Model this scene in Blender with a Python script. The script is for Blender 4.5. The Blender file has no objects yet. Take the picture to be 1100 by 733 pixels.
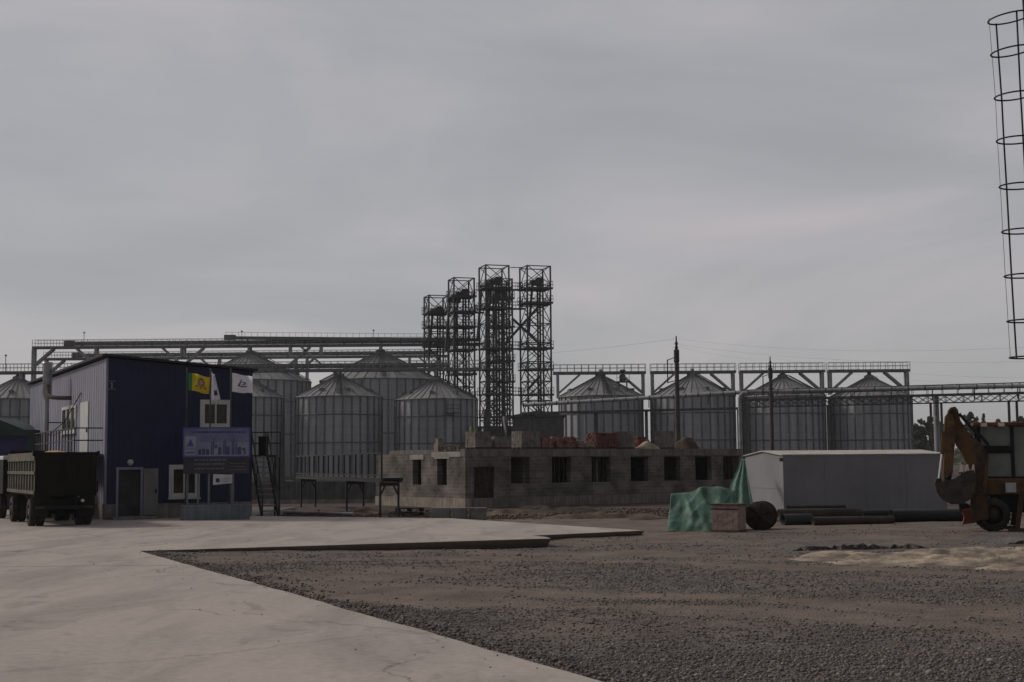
import bpy, bmesh, math, random
import numpy as np
from mathutils import Vector, Matrix, noise
C = bpy.context
COL = C.scene.collection
R = random.Random(7)
rad = math.radians

# ------------------------------------------------------------------ camera, world, sun, exposure
F, CX, CY, H = 1500.0, 550.0, 366.5, 2.15
PITCH, ROLL = rad(5.0), rad(0.45)
r0 = Vector((1, 0, 0)); u0 = Vector((0, -math.sin(PITCH), math.cos(PITCH))); v0 = Vector((0, math.cos(PITCH), math.sin(PITCH)))
UP = u0*math.cos(ROLL) + r0*math.sin(ROLL); RT = r0*math.cos(ROLL) - u0*math.sin(ROLL)
cam = bpy.data.cameras.new('camera'); cam.sensor_width = 36; cam.lens = F*36/1100; cam.clip_end = 6000; cam.clip_start = 0.1
camo = bpy.data.objects.new('camera', cam); COL.objects.link(camo)
M4 = Matrix((RT, UP, -v0)).transposed().to_4x4(); M4.translation = Vector((0, 0, H)); camo.matrix_world = M4
C.scene.camera = camo

SUN_AZ = Vector((-0.93, 0.36, 0)).normalized(); SUN_EL = rad(36)
SUN = SUN_AZ*math.cos(SUN_EL) + Vector((0, 0, math.sin(SUN_EL)))
W = bpy.data.worlds.new('World'); C.scene.world = W; W.use_nodes = True
def world():
    nt = W.node_tree; nt.nodes.clear(); N = nt.nodes.new; L = nt.links.new
    out = N('ShaderNodeOutputWorld'); bg = N('ShaderNodeBackground'); bg.inputs[1].default_value = 0.1
    L(bg.outputs[0], out.inputs[0])
    sky = N('ShaderNodeTexSky'); sky.sky_type = 'NISHITA'; sky.sun_disc = False
    sky.sun_elevation = SUN_EL; sky.sun_rotation = math.atan2(SUN_AZ.x, SUN_AZ.y)
    tc = N('ShaderNodeTexCoord')
    # overcast deck: brighter towards the veiled sun, dimmer on the far side
    dt = N('ShaderNodeVectorMath'); dt.operation = 'DOT_PRODUCT'; L(tc.outputs['Generated'], dt.inputs[0])
    dt.inputs[1].default_value = Vector((-0.34, 0.94, 0.0)).normalized()
    mr = N('ShaderNodeMapRange'); mr.interpolation_type = 'SMOOTHSTEP'; L(dt.outputs['Value'], mr.inputs[0])
    mr.inputs[1].default_value = -0.75; mr.inputs[2].default_value = 0.92; mr.inputs[3].default_value = 0.95; mr.inputs[4].default_value = 2.66
    # stretched cloud bands
    sx = N('ShaderNodeSeparateXYZ'); L(tc.outputs['Generated'], sx.inputs[0])
    mp = N('ShaderNodeMapping'); mp.inputs['Scale'].default_value = (1.6, 1.6, 5.0); mp.inputs['Location'].default_value = (3.1, 0.7, 1.3); mp.inputs['Rotation'].default_value = (0, rad(3), 0)
    L(tc.outputs['Generated'], mp.inputs[0])
    n1 = N('ShaderNodeTexNoise'); n1.inputs['Scale'].default_value = 1.6; n1.inputs['Detail'].default_value = 5; n1.inputs['Roughness'].default_value = 0.5; n1.inputs['Distortion'].default_value = 0.7
    L(mp.outputs[0], n1.inputs['Vector'])
    c1 = N('ShaderNodeMapRange'); L(n1.outputs[0], c1.inputs[0])
    c1.inputs[1].default_value = 0.3; c1.inputs[2].default_value = 0.7; c1.inputs[3].default_value = 0.86; c1.inputs[4].default_value = 1.14
    mp2 = N('ShaderNodeMapping'); mp2.inputs['Scale'].default_value = (5, 5, 30.0); mp2.inputs['Location'].default_value = (1.1, 4.7, 0.3); mp2.inputs['Rotation'].default_value = (0, rad(-5), 0)
    L(tc.outputs['Generated'], mp2.inputs[0])
    n2 = N('ShaderNodeTexNoise'); n2.inputs['Scale'].default_value = 1.5; n2.inputs['Detail'].default_value = 6; n2.inputs['Roughness'].default_value = 0.55; n2.inputs['Distortion'].default_value = 1.0
    L(mp2.outputs[0], n2.inputs['Vector'])
    c2 = N('ShaderNodeMapRange'); L(n2.outputs[0], c2.inputs[0])
    c2.inputs[1].default_value = 0.3; c2.inputs[2].default_value = 0.7; c2.inputs[3].default_value = 0.98; c2.inputs[4].default_value = 1.02
    m1 = N('ShaderNodeMath'); m1.operation = 'MULTIPLY'; L(mr.outputs[0], m1.inputs[0]); L(c1.outputs[0], m1.inputs[1])
    m2 = N('ShaderNodeMath'); m2.operation = 'MULTIPLY'; L(m1.outputs[0], m2.inputs[0]); L(c2.outputs[0], m2.inputs[1])
    # warm-grey cloud, bluish in the thin gaps low over the horizon
    gap = N('ShaderNodeMapRange'); L(n1.outputs[0], gap.inputs[0]); gap.inputs[1].default_value = 0.40; gap.inputs[2].default_value = 0.58
    tint = N('ShaderNodeMix'); tint.data_type = 'RGBA'; L(gap.outputs[0], tint.inputs[0])
    tint.inputs[6].default_value = (1.04, 1.035, 1.07, 1); tint.inputs[7].default_value = (1.165, 1.075, 1.10, 1)
    vm = N('ShaderNodeVectorMath'); vm.operation = 'SCALE'; L(tint.outputs[2], vm.inputs[0]); L(m2.outputs[0], vm.inputs['Scale'])
    mx = N('ShaderNodeMix'); mx.data_type = 'RGBA'; mx.inputs[0].default_value = 0.93
    L(sky.outputs[0], mx.inputs[6]); L(vm.outputs[0], mx.inputs[7]); L(mx.outputs[2], bg.inputs[0])
world()
sl = bpy.data.lights.new('sun', 'SUN'); sl.energy = 1.05; sl.angle = rad(10); sl.color = (1.0, 0.93, 0.84)
so = bpy.data.objects.new('sun', sl); COL.objects.link(so); so.rotation_euler = SUN.to_track_quat('Z', 'Y').to_euler(); so.location = (-30, 10, 60)
C.scene.view_settings.view_transform = 'Standard'; C.scene.view_settings.look = 'None'
C.scene.view_settings.exposure = 0.55; C.scene.view_settings.gamma = 1.0; C.scene.view_settings.use_curve_mapping = False
C.scene.render.engine = 'CYCLES'; C.scene.cycles.max_bounces = 6; C.scene.cycles.use_denoising = True

# ------------------------------------------------------------------ placing helpers
def ray(px, py): return RT*((px-CX)/F) + UP*((CY-py)/F) + v0
def P(px, py, Y): d = ray(px, py); return Vector((0, 0, H)) + d*(Y/d.y)
def G(px, py, z=0.0): d = ray(px, py); return Vector((0, 0, H)) + d*((z-H)/d.z)
def hit(px, py, B, d):                        # pixel ray against the vertical plane through B along d -> (distance along d, z)
    q = ray(px, py); det = q.x*d[1] - q.y*d[0]; t = (B[0]*d[1] - B[1]*d[0])/det
    p = q*t; s = (p.x-B[0])*d[0] + (p.y-B[1])*d[1]
    return s, H + p.z

HAZE = 0.00018
def thing(name, label, cat, loc=(0, 0, 0), rotz=0.0, group=None, tilt=None):
    o = bpy.data.objects.new(name, None); COL.objects.link(o); o.empty_display_size = 0.3
    o.location = loc; o.rotation_euler = (0, 0, rotz) if tilt is None else (tilt[0], tilt[1], rotz)
    o['label'] = label; o['category'] = cat
    if group: o['group'] = group
    return o
def tag(o, label, cat, group=None, kind=None):
    if label: o['label'] = label
    if cat: o['category'] = cat
    if group: o['group'] = group
    if kind: o['kind'] = kind
    return o
def kids(o): return [c for c in COL.objects if c.parent == o]
def copy_tree(o, parent=None):
    ch = kids(o); c = o.copy(); COL.objects.link(c)
    if parent: c.parent = parent
    for k in ch: copy_tree(k, c)
    return c

class MB:
    def __init__(s): s.v = []; s.f = []; s.sm = []
    def add(s, vs, fs, smooth=False):
        b = len(s.v); s.v += [tuple(v) for v in vs]; s.f += [[i+b for i in f] for f in fs]; s.sm += [smooth]*len(fs)
    def box(s, c, d, rz=0.0, M=None):
        x, y, z = d[0]/2, d[1]/2, d[2]/2
        vs = [Vector(p) for p in ((-x,-y,-z),(x,-y,-z),(x,y,-z),(-x,y,-z),(-x,-y,z),(x,-y,z),(x,y,z),(-x,y,z))]
        m = M if M is not None else Matrix.Rotation(rz, 3, 'Z')
        s.add([m @ v + Vector(c) for v in vs], [[3,2,1,0],[4,5,6,7],[0,1,5,4],[1,2,6,5],[2,3,7,6],[3,0,4,7]]); return s
    def bx(s, x0, x1, y0, y1, z0, z1): return s.box(((x0+x1)/2, (y0+y1)/2, (z0+z1)/2), (abs(x1-x0), abs(y1-y0), abs(z1-z0)))
    def bar(s, p, q, w, h=None):
        p, q = Vector(p), Vector(q); d = q-p; L = d.length
        if L < 1e-5: return s
        h = w if h is None else h; z = d/L
        up = Vector((0, 0, 1)) if abs(z.z) < 0.95 else Vector((0, 1, 0))
        x = up.cross(z).normalized(); y = z.cross(x); m = Matrix((x, y, z)).transposed()
        return s.box((p+q)/2, (w, h, L), M=m)
    def tube(s, pts, r, n=8, cap=True):
        pts = [Vector(p) for p in pts]; rs = r if isinstance(r, (list, tuple)) else [r]*len(pts)
        vs = []; fs = []; prev = None
        for i, p in enumerate(pts):
            t = (pts[min(i+1, len(pts)-1)] - pts[max(i-1, 0)]).normalized()
            if prev is None: a = Vector((0, 0, 1)) if abs(t.z) < 0.9 else Vector((1, 0, 0)); x = a.cross(t).normalized()
            else: x = (prev - t*prev.dot(t)).normalized()
            prev = x; y = t.cross(x)
            for k in range(n): a = 2*math.pi*k/n; vs.append(p + (x*math.cos(a) + y*math.sin(a))*rs[i])
        for i in range(len(pts)-1):
            for k in range(n): fs.append([i*n+k, i*n+(k+1) % n, (i+1)*n+(k+1) % n, (i+1)*n+k])
        s.add(vs, fs, True)
        if cap: s.add(vs[:n], [list(range(n))[::-1]]); s.add(vs[-n:], [list(range(n))])
        return s
    def lathe(s, prof, n=32, c=(0, 0, 0), axis='z', smooth=True):
        vs = []; fs = []
        for (r, z) in prof:
            for k in range(n):
                a = 2*math.pi*k/n; x, y = r*math.cos(a), r*math.sin(a)
                v = (x, y, z) if axis == 'z' else ((z, x, y) if axis == 'x' else (x, z, y))
                vs.append((v[0]+c[0], v[1]+c[1], v[2]+c[2]))
        for i in range(len(prof)-1):
            for k in range(n):
                q = [i*n+k, i*n+(k+1) % n, (i+1)*n+(k+1) % n, (i+1)*n+k]; fs.append(q if axis != 'y' else q[::-1])
        s.add(vs, fs, smooth); return s
    def prism(s, poly, h, M):                 # poly in the local xy plane of M, thickness h along +z of M
        n = len(poly); vs = [M @ Vector((x, y, 0)) for x, y in poly] + [M @ Vector((x, y, h)) for x, y in poly]
        s.add(vs, [list(range(n))[::-1], list(range(n, 2*n))] + [[i, (i+1) % n, n+(i+1) % n, n+i] for i in range(n)]); return s
    def build(s, name, m, parent=None, origin=None, world=False, bevel=0):
        me = bpy.data.meshes.new(name); off = Vector(origin) if origin is not None else None
        vs = [Vector(v)-off for v in s.v] if off else s.v
        me.from_pydata([tuple(v) for v in vs], [], s.f); me.update()
        bm = bmesh.new(); bm.from_mesh(me)
        if bevel: bmesh.ops.remove_doubles(bm, verts=bm.verts, dist=1e-5)
        bmesh.ops.recalc_face_normals(bm, faces=bm.faces); bm.to_mesh(me); bm.free()
        if len(s.sm) == len(me.polygons): me.polygons.foreach_set('use_smooth', s.sm)
        o = bpy.data.objects.new(name, me); COL.objects.link(o); me.materials.append(m)
        if off: o.location = off
        if world and parent is not None:
            top = parent
            while top.parent: top = top.parent
            T = Matrix.Translation(top.location) @ top.rotation_euler.to_matrix().to_4x4(); me.transform(T.inverted())
        if parent is not None: o.parent = parent
        if bevel:
            b = o.modifiers.new('bevel', 'BEVEL'); b.width = bevel; b.segments = 2; b.limit_method = 'ANGLE'
        return o

# ------------------------------------------------------------------ materials
MATS = {}
def mat(name, col, rough=0.8, metal=0.0, var=0.2, scale=1.5, col2=None, bump=0.0, bscale=25, streak=0.0, spec=0.3, obj=False, mask=(0.42, 0.62), fine=0.12, fscale=18):
    m = bpy.data.materials.new(name); m.use_nodes = True; nt = m.node_tree; N = nt.nodes.new; L = nt.links.new
    b = nt.nodes['Principled BSDF']; b.inputs['Roughness'].default_value = rough; b.inputs['Metallic'].default_value = metal
    b.inputs['Specular IOR Level'].default_value = spec
    if obj: pos = N('ShaderNodeTexCoord').outputs['Object']
    else: pos = N('ShaderNodeNewGeometry').outputs['Position']
    def noi(sc, det=5, vec=None):
        n = N('ShaderNodeTexNoise'); n.inputs['Scale'].default_value = sc; n.inputs['Detail'].default_value = det; n.inputs['Roughness'].default_value = 0.6
        L(vec if vec is not None else pos, n.inputs['Vector']); return n.outputs[0]
    def rng(v, a, b_, c, d):
        r = N('ShaderNodeMapRange'); L(v, r.inputs[0])
        for i, x in enumerate((a, b_, c, d)): r.inputs[i+1].default_value = x
        return r.outputs[0]
    big = noi(scale)
    mx = N('ShaderNodeMix'); mx.data_type = 'RGBA'
    c2 = col2 if col2 is not None else tuple(c*(1-var) for c in col); c1 = col if col2 is not None else tuple(c*(1+var) for c in col)
    L(rng(big, mask[0], mask[1], 0, 1), mx.inputs[0]); mx.inputs[6].default_value = (*c1, 1); mx.inputs[7].default_value = (*c2, 1)
    out = mx.outputs[2]
    def mul(o, v):
        s = N('ShaderNodeVectorMath'); s.operation = 'SCALE'; L(o, s.inputs[0]); L(v, s.inputs['Scale']); return s.outputs[0]
    if fine: out = mul(out, rng(noi(fscale, 6), 0.3, 0.7, 1-fine, 1+fine))
    if streak:
        mp = N('ShaderNodeMapping'); mp.inputs['Scale'].default_value = (3, 3, 0.25); L(pos, mp.inputs[0])
        out = mul(out, rng(noi(2.0, 5, mp.outputs[0]), 0.35, 0.65, 1+streak*0.3, 1-streak))
    L(out, b.inputs['Base Color'])
    if bump:
        bp = N('ShaderNodeBump'); bp.inputs['Strength'].default_value = bump; bp.inputs['Distance'].default_value = 0.03
        L(noi(bscale, 6), bp.inputs['Height']); L(bp.outputs[0], b.inputs['Normal'])
    MATS[name] = m; return m

def brick_mat(name, c1, c2, mortar, bw, bh, ms=0.012, bump=0.4, dirt=0.35):
    m = bpy.data.materials.new(name); m.use_nodes = True; nt = m.node_tree; N = nt.nodes.new; L = nt.links.new
    b = nt.nodes['Principled BSDF']; b.inputs['Roughness'].default_value = 0.92; b.inputs['Specular IOR Level'].default_value = 0.15
    tc = N('ShaderNodeTexCoord'); sx = N('ShaderNodeSeparateXYZ'); L(tc.outputs['Object'], sx.inputs[0])
    ad = N('ShaderNodeMath'); L(sx.outputs[0], ad.inputs[0]); L(sx.outputs[1], ad.inputs[1])
    cb = N('ShaderNodeCombineXYZ'); L(ad.outputs[0], cb.inputs[0]); L(sx.outputs[2], cb.inputs[1])
    br = N('ShaderNodeTexBrick'); L(cb.outputs[0], br.inputs[0]); br.inputs['Scale'].default_value = 1.0
    br.inputs['Color1'].default_value = (*c1, 1); br.inputs['Color2'].default_value = (*c2, 1); br.inputs['Mortar'].default_value = (*mortar, 1)
    br.inputs['Brick Width'].default_value = bw; br.inputs['Row Height'].default_value = bh; br.inputs['Mortar Size'].default_value = ms; br.inputs['Mortar Smooth'].default_value = 0.2
    n = N('ShaderNodeTexNoise'); n.inputs['Scale'].default_value = 0.9; n.inputs['Detail'].default_value = 7; L(tc.outputs['Object'], n.inputs['Vector'])
    r = N('ShaderNodeMapRange'); L(n.outputs[0], r.inputs[0]); r.inputs[1].default_value = 0.3; r.inputs[2].default_value = 0.7; r.inputs[3].default_value = 1-dirt; r.inputs[4].default_value = 1+dirt
    n2 = N('ShaderNodeTexNoise'); n2.inputs['Scale'].default_value = 14; n2.inputs['Detail'].default_value = 6; L(tc.outputs['Object'], n2.inputs['Vector'])
    r2 = N('ShaderNodeMapRange'); L(n2.outputs[0], r2.inputs[0]); r2.inputs[1].default_value = 0.3; r2.inputs[2].default_value = 0.7; r2.inputs[3].default_value = 0.82; r2.inputs[4].default_value = 1.18
    mm = N('ShaderNodeMath'); mm.operation = 'MULTIPLY'; L(r.outputs[0], mm.inputs[0]); L(r2.outputs[0], mm.inputs[1])
    s = N('ShaderNodeVectorMath'); s.operation = 'SCALE'; L(br.outputs['Color'], s.inputs[0]); L(mm.outputs[0], s.inputs['Scale']); L(s.outputs[0], b.inputs['Base Color'])
    bp = N('ShaderNodeBump'); bp.invert = True; bp.inputs['Strength'].default_value = bump; bp.inputs['Distance'].default_value = 0.02; L(br.outputs['Fac'], bp.inputs['Height']); L(bp.outputs[0], b.inputs['Normal'])
    return m

def silo_mat(name, base, rings=1.1, seg=40):
    m = bpy.data.materials.new(name); m.use_nodes = True; nt = m.node_tree; N = nt.nodes.new; L = nt.links.new
    b = nt.nodes['Principled BSDF']; b.inputs['Roughness'].default_value = 0.7; b.inputs['Metallic'].default_value = 0.15
    tc = N('ShaderNodeTexCoord'); sx = N('ShaderNodeSeparateXYZ'); L(tc.outputs['Object'], sx.inputs[0])
    def mth(op, a, c=None):
        n = N('ShaderNodeMath'); n.operation = op
        for i, v in enumerate((a, c)):
            if v is None: continue
            if isinstance(v, (int, float)): n.inputs[i].default_value = v
            else: L(v, n.inputs[i])
        return n.outputs[0]
    ang = mth('ARCTAN2', sx.outputs[1], sx.outputs[0])
    ai = mth('FLOOR', mth('MULTIPLY', ang, seg/(2*math.pi))); zi = mth('FLOOR', mth('DIVIDE', sx.outputs[2], rings))
    oi = N('ShaderNodeObjectInfo')
    cb = N('ShaderNodeCombineXYZ'); L(ai, cb.inputs[0]); L(zi, cb.inputs[1]); L(mth('MULTIPLY', oi.outputs['Random'], 50.0), cb.inputs[2])
    wn = N('ShaderNodeTexWhiteNoise'); L(cb.outputs[0], wn.inputs[0])
    cb2 = N('ShaderNodeCombineXYZ'); L(ai, cb2.inputs[0]); L(mth('MULTIPLY', oi.outputs['Random'], 31.0), cb2.inputs[1])
    wn2 = N('ShaderNodeTexWhiteNoise'); L(cb2.outputs[0], wn2.inputs[0])
    geo = N('ShaderNodeNewGeometry'); mp = N('ShaderNodeMapping'); mp.inputs['Scale'].default_value = (1.2, 1.2, 0.1); L(geo.outputs['Position'], mp.inputs[0])
    n = N('ShaderNodeTexNoise'); n.inputs['Scale'].default_value = 1; n.inputs['Detail'].default_value = 6; L(mp.outputs[0], n.inputs['Vector'])
    f = mth('ADD', mth('ADD', mth('MULTIPLY', wn.outputs[0], 0.12), mth('MULTIPLY', wn2.outputs[0], 0.42)), mth('MULTIPLY', n.outputs[0], 0.9))
    r = N('ShaderNodeMapRange'); L(f, r.inputs[0]); r.inputs[1].default_value = 0.3; r.inputs[2].default_value = 1.2; r.inputs[3].default_value = 0.65; r.inputs[4].default_value = 1.4
    # dark joint at every ring
    fr = mth('FRACT', mth('DIVIDE', sx.outputs[2], rings)); j = mth('SUBTRACT', 1.0, mth('MULTIPLY', mth('LESS_THAN', fr, 0.07), 0.16))
    s = N('ShaderNodeVectorMath'); s.operation = 'SCALE'; s.inputs[0].default_value = base; L(mth('MULTIPLY', r.outputs[0], j), s.inputs['Scale']); L(s.outputs[0], b.inputs['Base Color'])
    return m

def concrete_mat():
    m = mat('concrete_slab', (0.435, 0.375, 0.335), 0.9, scale=0.22, col2=(0.395, 0.345, 0.312), bump=0.25, bscale=40, fine=0.1, fscale=9)
    nt = m.node_tree; N = nt.nodes.new; L = nt.links.new; b = nt.nodes['Principled BSDF']
    src = b.inputs['Base Color'].links[0].from_socket
    pos = N('ShaderNodeNewGeometry').outputs['Position']
    def noi(sc, scl, det=5, dist=0.0, loc=(0, 0, 0)):
        mp = N('ShaderNodeMapping'); mp.inputs['Scale'].default_value = scl; mp.inputs['Location'].default_value = loc; L(pos, mp.inputs[0])
        n = N('ShaderNodeTexNoise'); n.inputs['Scale'].default_value = sc; n.inputs['Detail'].default_value = det; n.inputs['Roughness'].default_value = 0.6; n.inputs['Distortion'].default_value = dist
        L(mp.outputs[0], n.inputs['Vector']); return n.outputs[0]
    def rng(v, a, b_, c, d):
        r = N('ShaderNodeMapRange'); L(v, r.inputs[0])
        for i, x in enumerate((a, b_, c, d)): r.inputs[i+1].default_value = x
        return r.outputs[0]
    def mul(a, c):
        n = N('ShaderNodeMath'); n.operation = 'MULTIPLY'; L(a, n.inputs[0]); L(c, n.inputs[1]); return n.outputs[0]
    tracks = rng(noi(0.45, (1.5, 0.35, 1), 6, 0.6), 0.45, 0.66, 1.03, 0.77)      # dirt tracked along the slab
    stains = rng(noi(0.8, (1, .5, 1), 7, 1.5, (9, 3, 0)), 0.58, 0.68, 1.0, 0.74)
    spots = rng(noi(5.0, (1, 1, 1), 3, 0.4, (2, 7, 0)), 0.70, 0.76, 1.0, 0.62)
    broom = rng(noi(3, (1.5, 1.2, 1), 6), 0.3, 0.7, 0.95, 1.05)
    # casting joints every 6 m across the slab
    sx = N('ShaderNodeSeparateXYZ'); L(pos, sx.inputs[0])
    f = None
    a = N('ShaderNodeMath'); a.operation = 'MULTIPLY_ADD'; L(sx.outputs[0], a.inputs[0]); a.inputs[1].default_value = -0.03; L(sx.outputs[1], a.inputs[2])
    d = N('ShaderNodeMath'); d.operation = 'SUBTRACT'; L(a.outputs[0], d.inputs[0]); d.inputs[1].default_value = 30.9
    d2 = N('ShaderNodeMath'); d2.operation = 'PINGPONG'; L(d.outputs[0], d2.inputs[0]); d2.inputs[1].default_value = 30
    joint = rng(d2.outputs[0], 0.03, 0.09, 0.55, 1.0)
    vr = N('ShaderNodeTexVoronoi'); vr.feature = 'DISTANCE_TO_EDGE'; vr.inputs['Scale'].default_value = 0.16
    dv = N('ShaderNodeTexNoise'); dv.inputs['Scale'].default_value = 0.9; dv.inputs['Detail'].default_value = 6; L(pos, dv.inputs['Vector'])
    dm = N('ShaderNodeVectorMath'); dm.operation = 'MULTIPLY_ADD'; L(dv.outputs['Color'], dm.inputs[0]); dm.inputs[1].default_value = (1.6, 1.6, 0); L(pos, dm.inputs[2]); L(dm.outputs[0], vr.inputs['Vector'])
    cm = rng(noi(0.25, (1, 1, 1), 3, 0, (4, 9, 0)), 0.46, 0.54, 0.0, 1.0); ck = rng(vr.outputs['Distance'], 0.001, 0.005, 1.0, 0.0)
    cc = N('ShaderNodeMath'); cc.operation = 'MULTIPLY_ADD'; L(mul(cm, ck), cc.inputs[0]); cc.inputs[1].default_value = -0.38; cc.inputs[2].default_value = 1.0
    t = mul(mul(mul(mul(tracks, stains), mul(spots, broom)), joint), cc.outputs[0])
    s = N('ShaderNodeVectorMath'); s.operation = 'SCALE'; L(src, s.inputs[0]); L(t, s.inputs['Scale']); L(s.outputs[0], b.inputs['Base Color'])
    return m

def gravel_mat():
    m = bpy.data.materials.new('gravel'); m.use_nodes = True; nt = m.node_tree; N = nt.nodes.new; L = nt.links.new
    b = nt.nodes['Principled BSDF']; b.inputs['Roughness'].default_value = 0.95; b.inputs['Specular IOR Level'].default_value = 0.1
    pos = N('ShaderNodeNewGeometry').outputs['Position']
    def noi(sc, det=5, scl=None, loc=(0, 0, 0)):
        v = pos
        if scl: mp = N('ShaderNodeMapping'); mp.inputs['Scale'].default_value = scl; mp.inputs['Location'].default_value = loc; L(pos, mp.inputs[0]); v = mp.outputs[0]
        n = N('ShaderNodeTexNoise'); n.inputs['Scale'].default_value = sc; n.inputs['Detail'].default_value = det; n.inputs['Roughness'].default_value = 0.65; L(v, n.inputs['Vector']); return n.outputs[0]
    def rng(v, a, b_, c, d):
        r = N('ShaderNodeMapRange'); L(v, r.inputs[0])
        for i, x in enumerate((a, b_, c, d)): r.inputs[i+1].default_value = x
        return r.outputs[0]
    vo = N('ShaderNodeTexVoronoi'); vo.inputs['Scale'].default_value = 24; L(pos, vo.inputs['Vector'])
    cr = N('ShaderNodeValToRGB'); L(vo.outputs['Color'], cr.inputs[0])
    cr.color_ramp.elements[0].color = (0.075, 0.069, 0.067, 1); cr.color_ramp.elements[1].color = (0.22, 0.192, 0.185, 1)
    e = cr.color_ramp.elements.new(0.55); e.color = (0.13, 0.116, 0.108, 1)
    # tan dirt where wheels have ground the stone away: bands and the far track
    sx = N('ShaderNodeSeparateXYZ'); L(pos, sx.inputs[0])
    far = rng(sx.outputs[1], 33.0, 40.0, 0.0, 0.55)
    band = rng(noi(0.22, 6, (0.3, 1.7, 1), (3, 1, 0)), 0.36, 0.58, 0.0, 0.9)
    ad = N('ShaderNodeMath'); ad.use_clamp = True; L(far, ad.inputs[0]); L(band, ad.inputs[1])
    pat = N('ShaderNodeMath'); pat.operation = 'MULTIPLY'; az = N('ShaderNodeAttribute'); az.attribute_name = 'tan_dirt'; L(az.outputs['Fac'], pat.inputs[0]); L(rng(noi(2.5, 6), 0.35, 0.6, 0.45, 1.0), pat.inputs[1])
    mx = N('ShaderNodeMix'); mx.data_type = 'RGBA'; L(pat.outputs[0], mx.inputs[0]); L(cr.outputs[0], mx.inputs[6]); mx.inputs[7].default_value = (0.198, 0.156, 0.127, 1)
    s = N('ShaderNodeVectorMath'); s.operation = 'SCALE'; L(mx.outputs[2], s.inputs[0])
    L(rng(noi(0.8, 7), 0.3, 0.7, 0.72, 1.28), s.inputs['Scale']); L(s.outputs[0], b.inputs['Base Color'])
    bp = N('ShaderNodeBump'); bp.inputs['Strength'].default_value = 0.55; bp.inputs['Distance'].default_value = 0.04; L(vo.outputs['Distance'], bp.inputs['Height']); L(bp.outputs[0], b.inputs['Normal'])
    return m

def stone_mat():
    m = bpy.data.materials.new('stone'); m.use_nodes = True; nt = m.node_tree; N = nt.nodes.new; L = nt.links.new
    b = nt.nodes['Principled BSDF']; b.inputs['Roughness'].default_value = 0.9; b.inputs['Specular IOR Level'].default_value = 0.15
    g = N('ShaderNodeNewGeometry'); cr = N('ShaderNodeValToRGB'); L(g.outputs['Random Per Island'], cr.inputs[0])
    cr.color_ramp.elements[0].color = (0.105, 0.098, 0.093, 1); cr.color_ramp.elements[1].color = (0.33, 0.30, 0.275, 1)
    for p, c in ((0.3, (0.145, 0.125, 0.113, 1)), (0.6, (0.175, 0.148, 0.135, 1)), (0.92, (0.21, 0.178, 0.16, 1))):
        e = cr.color_ramp.elements.new(p); e.color = c
    L(cr.outputs[0], b.inputs['Base Color']); return m

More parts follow.
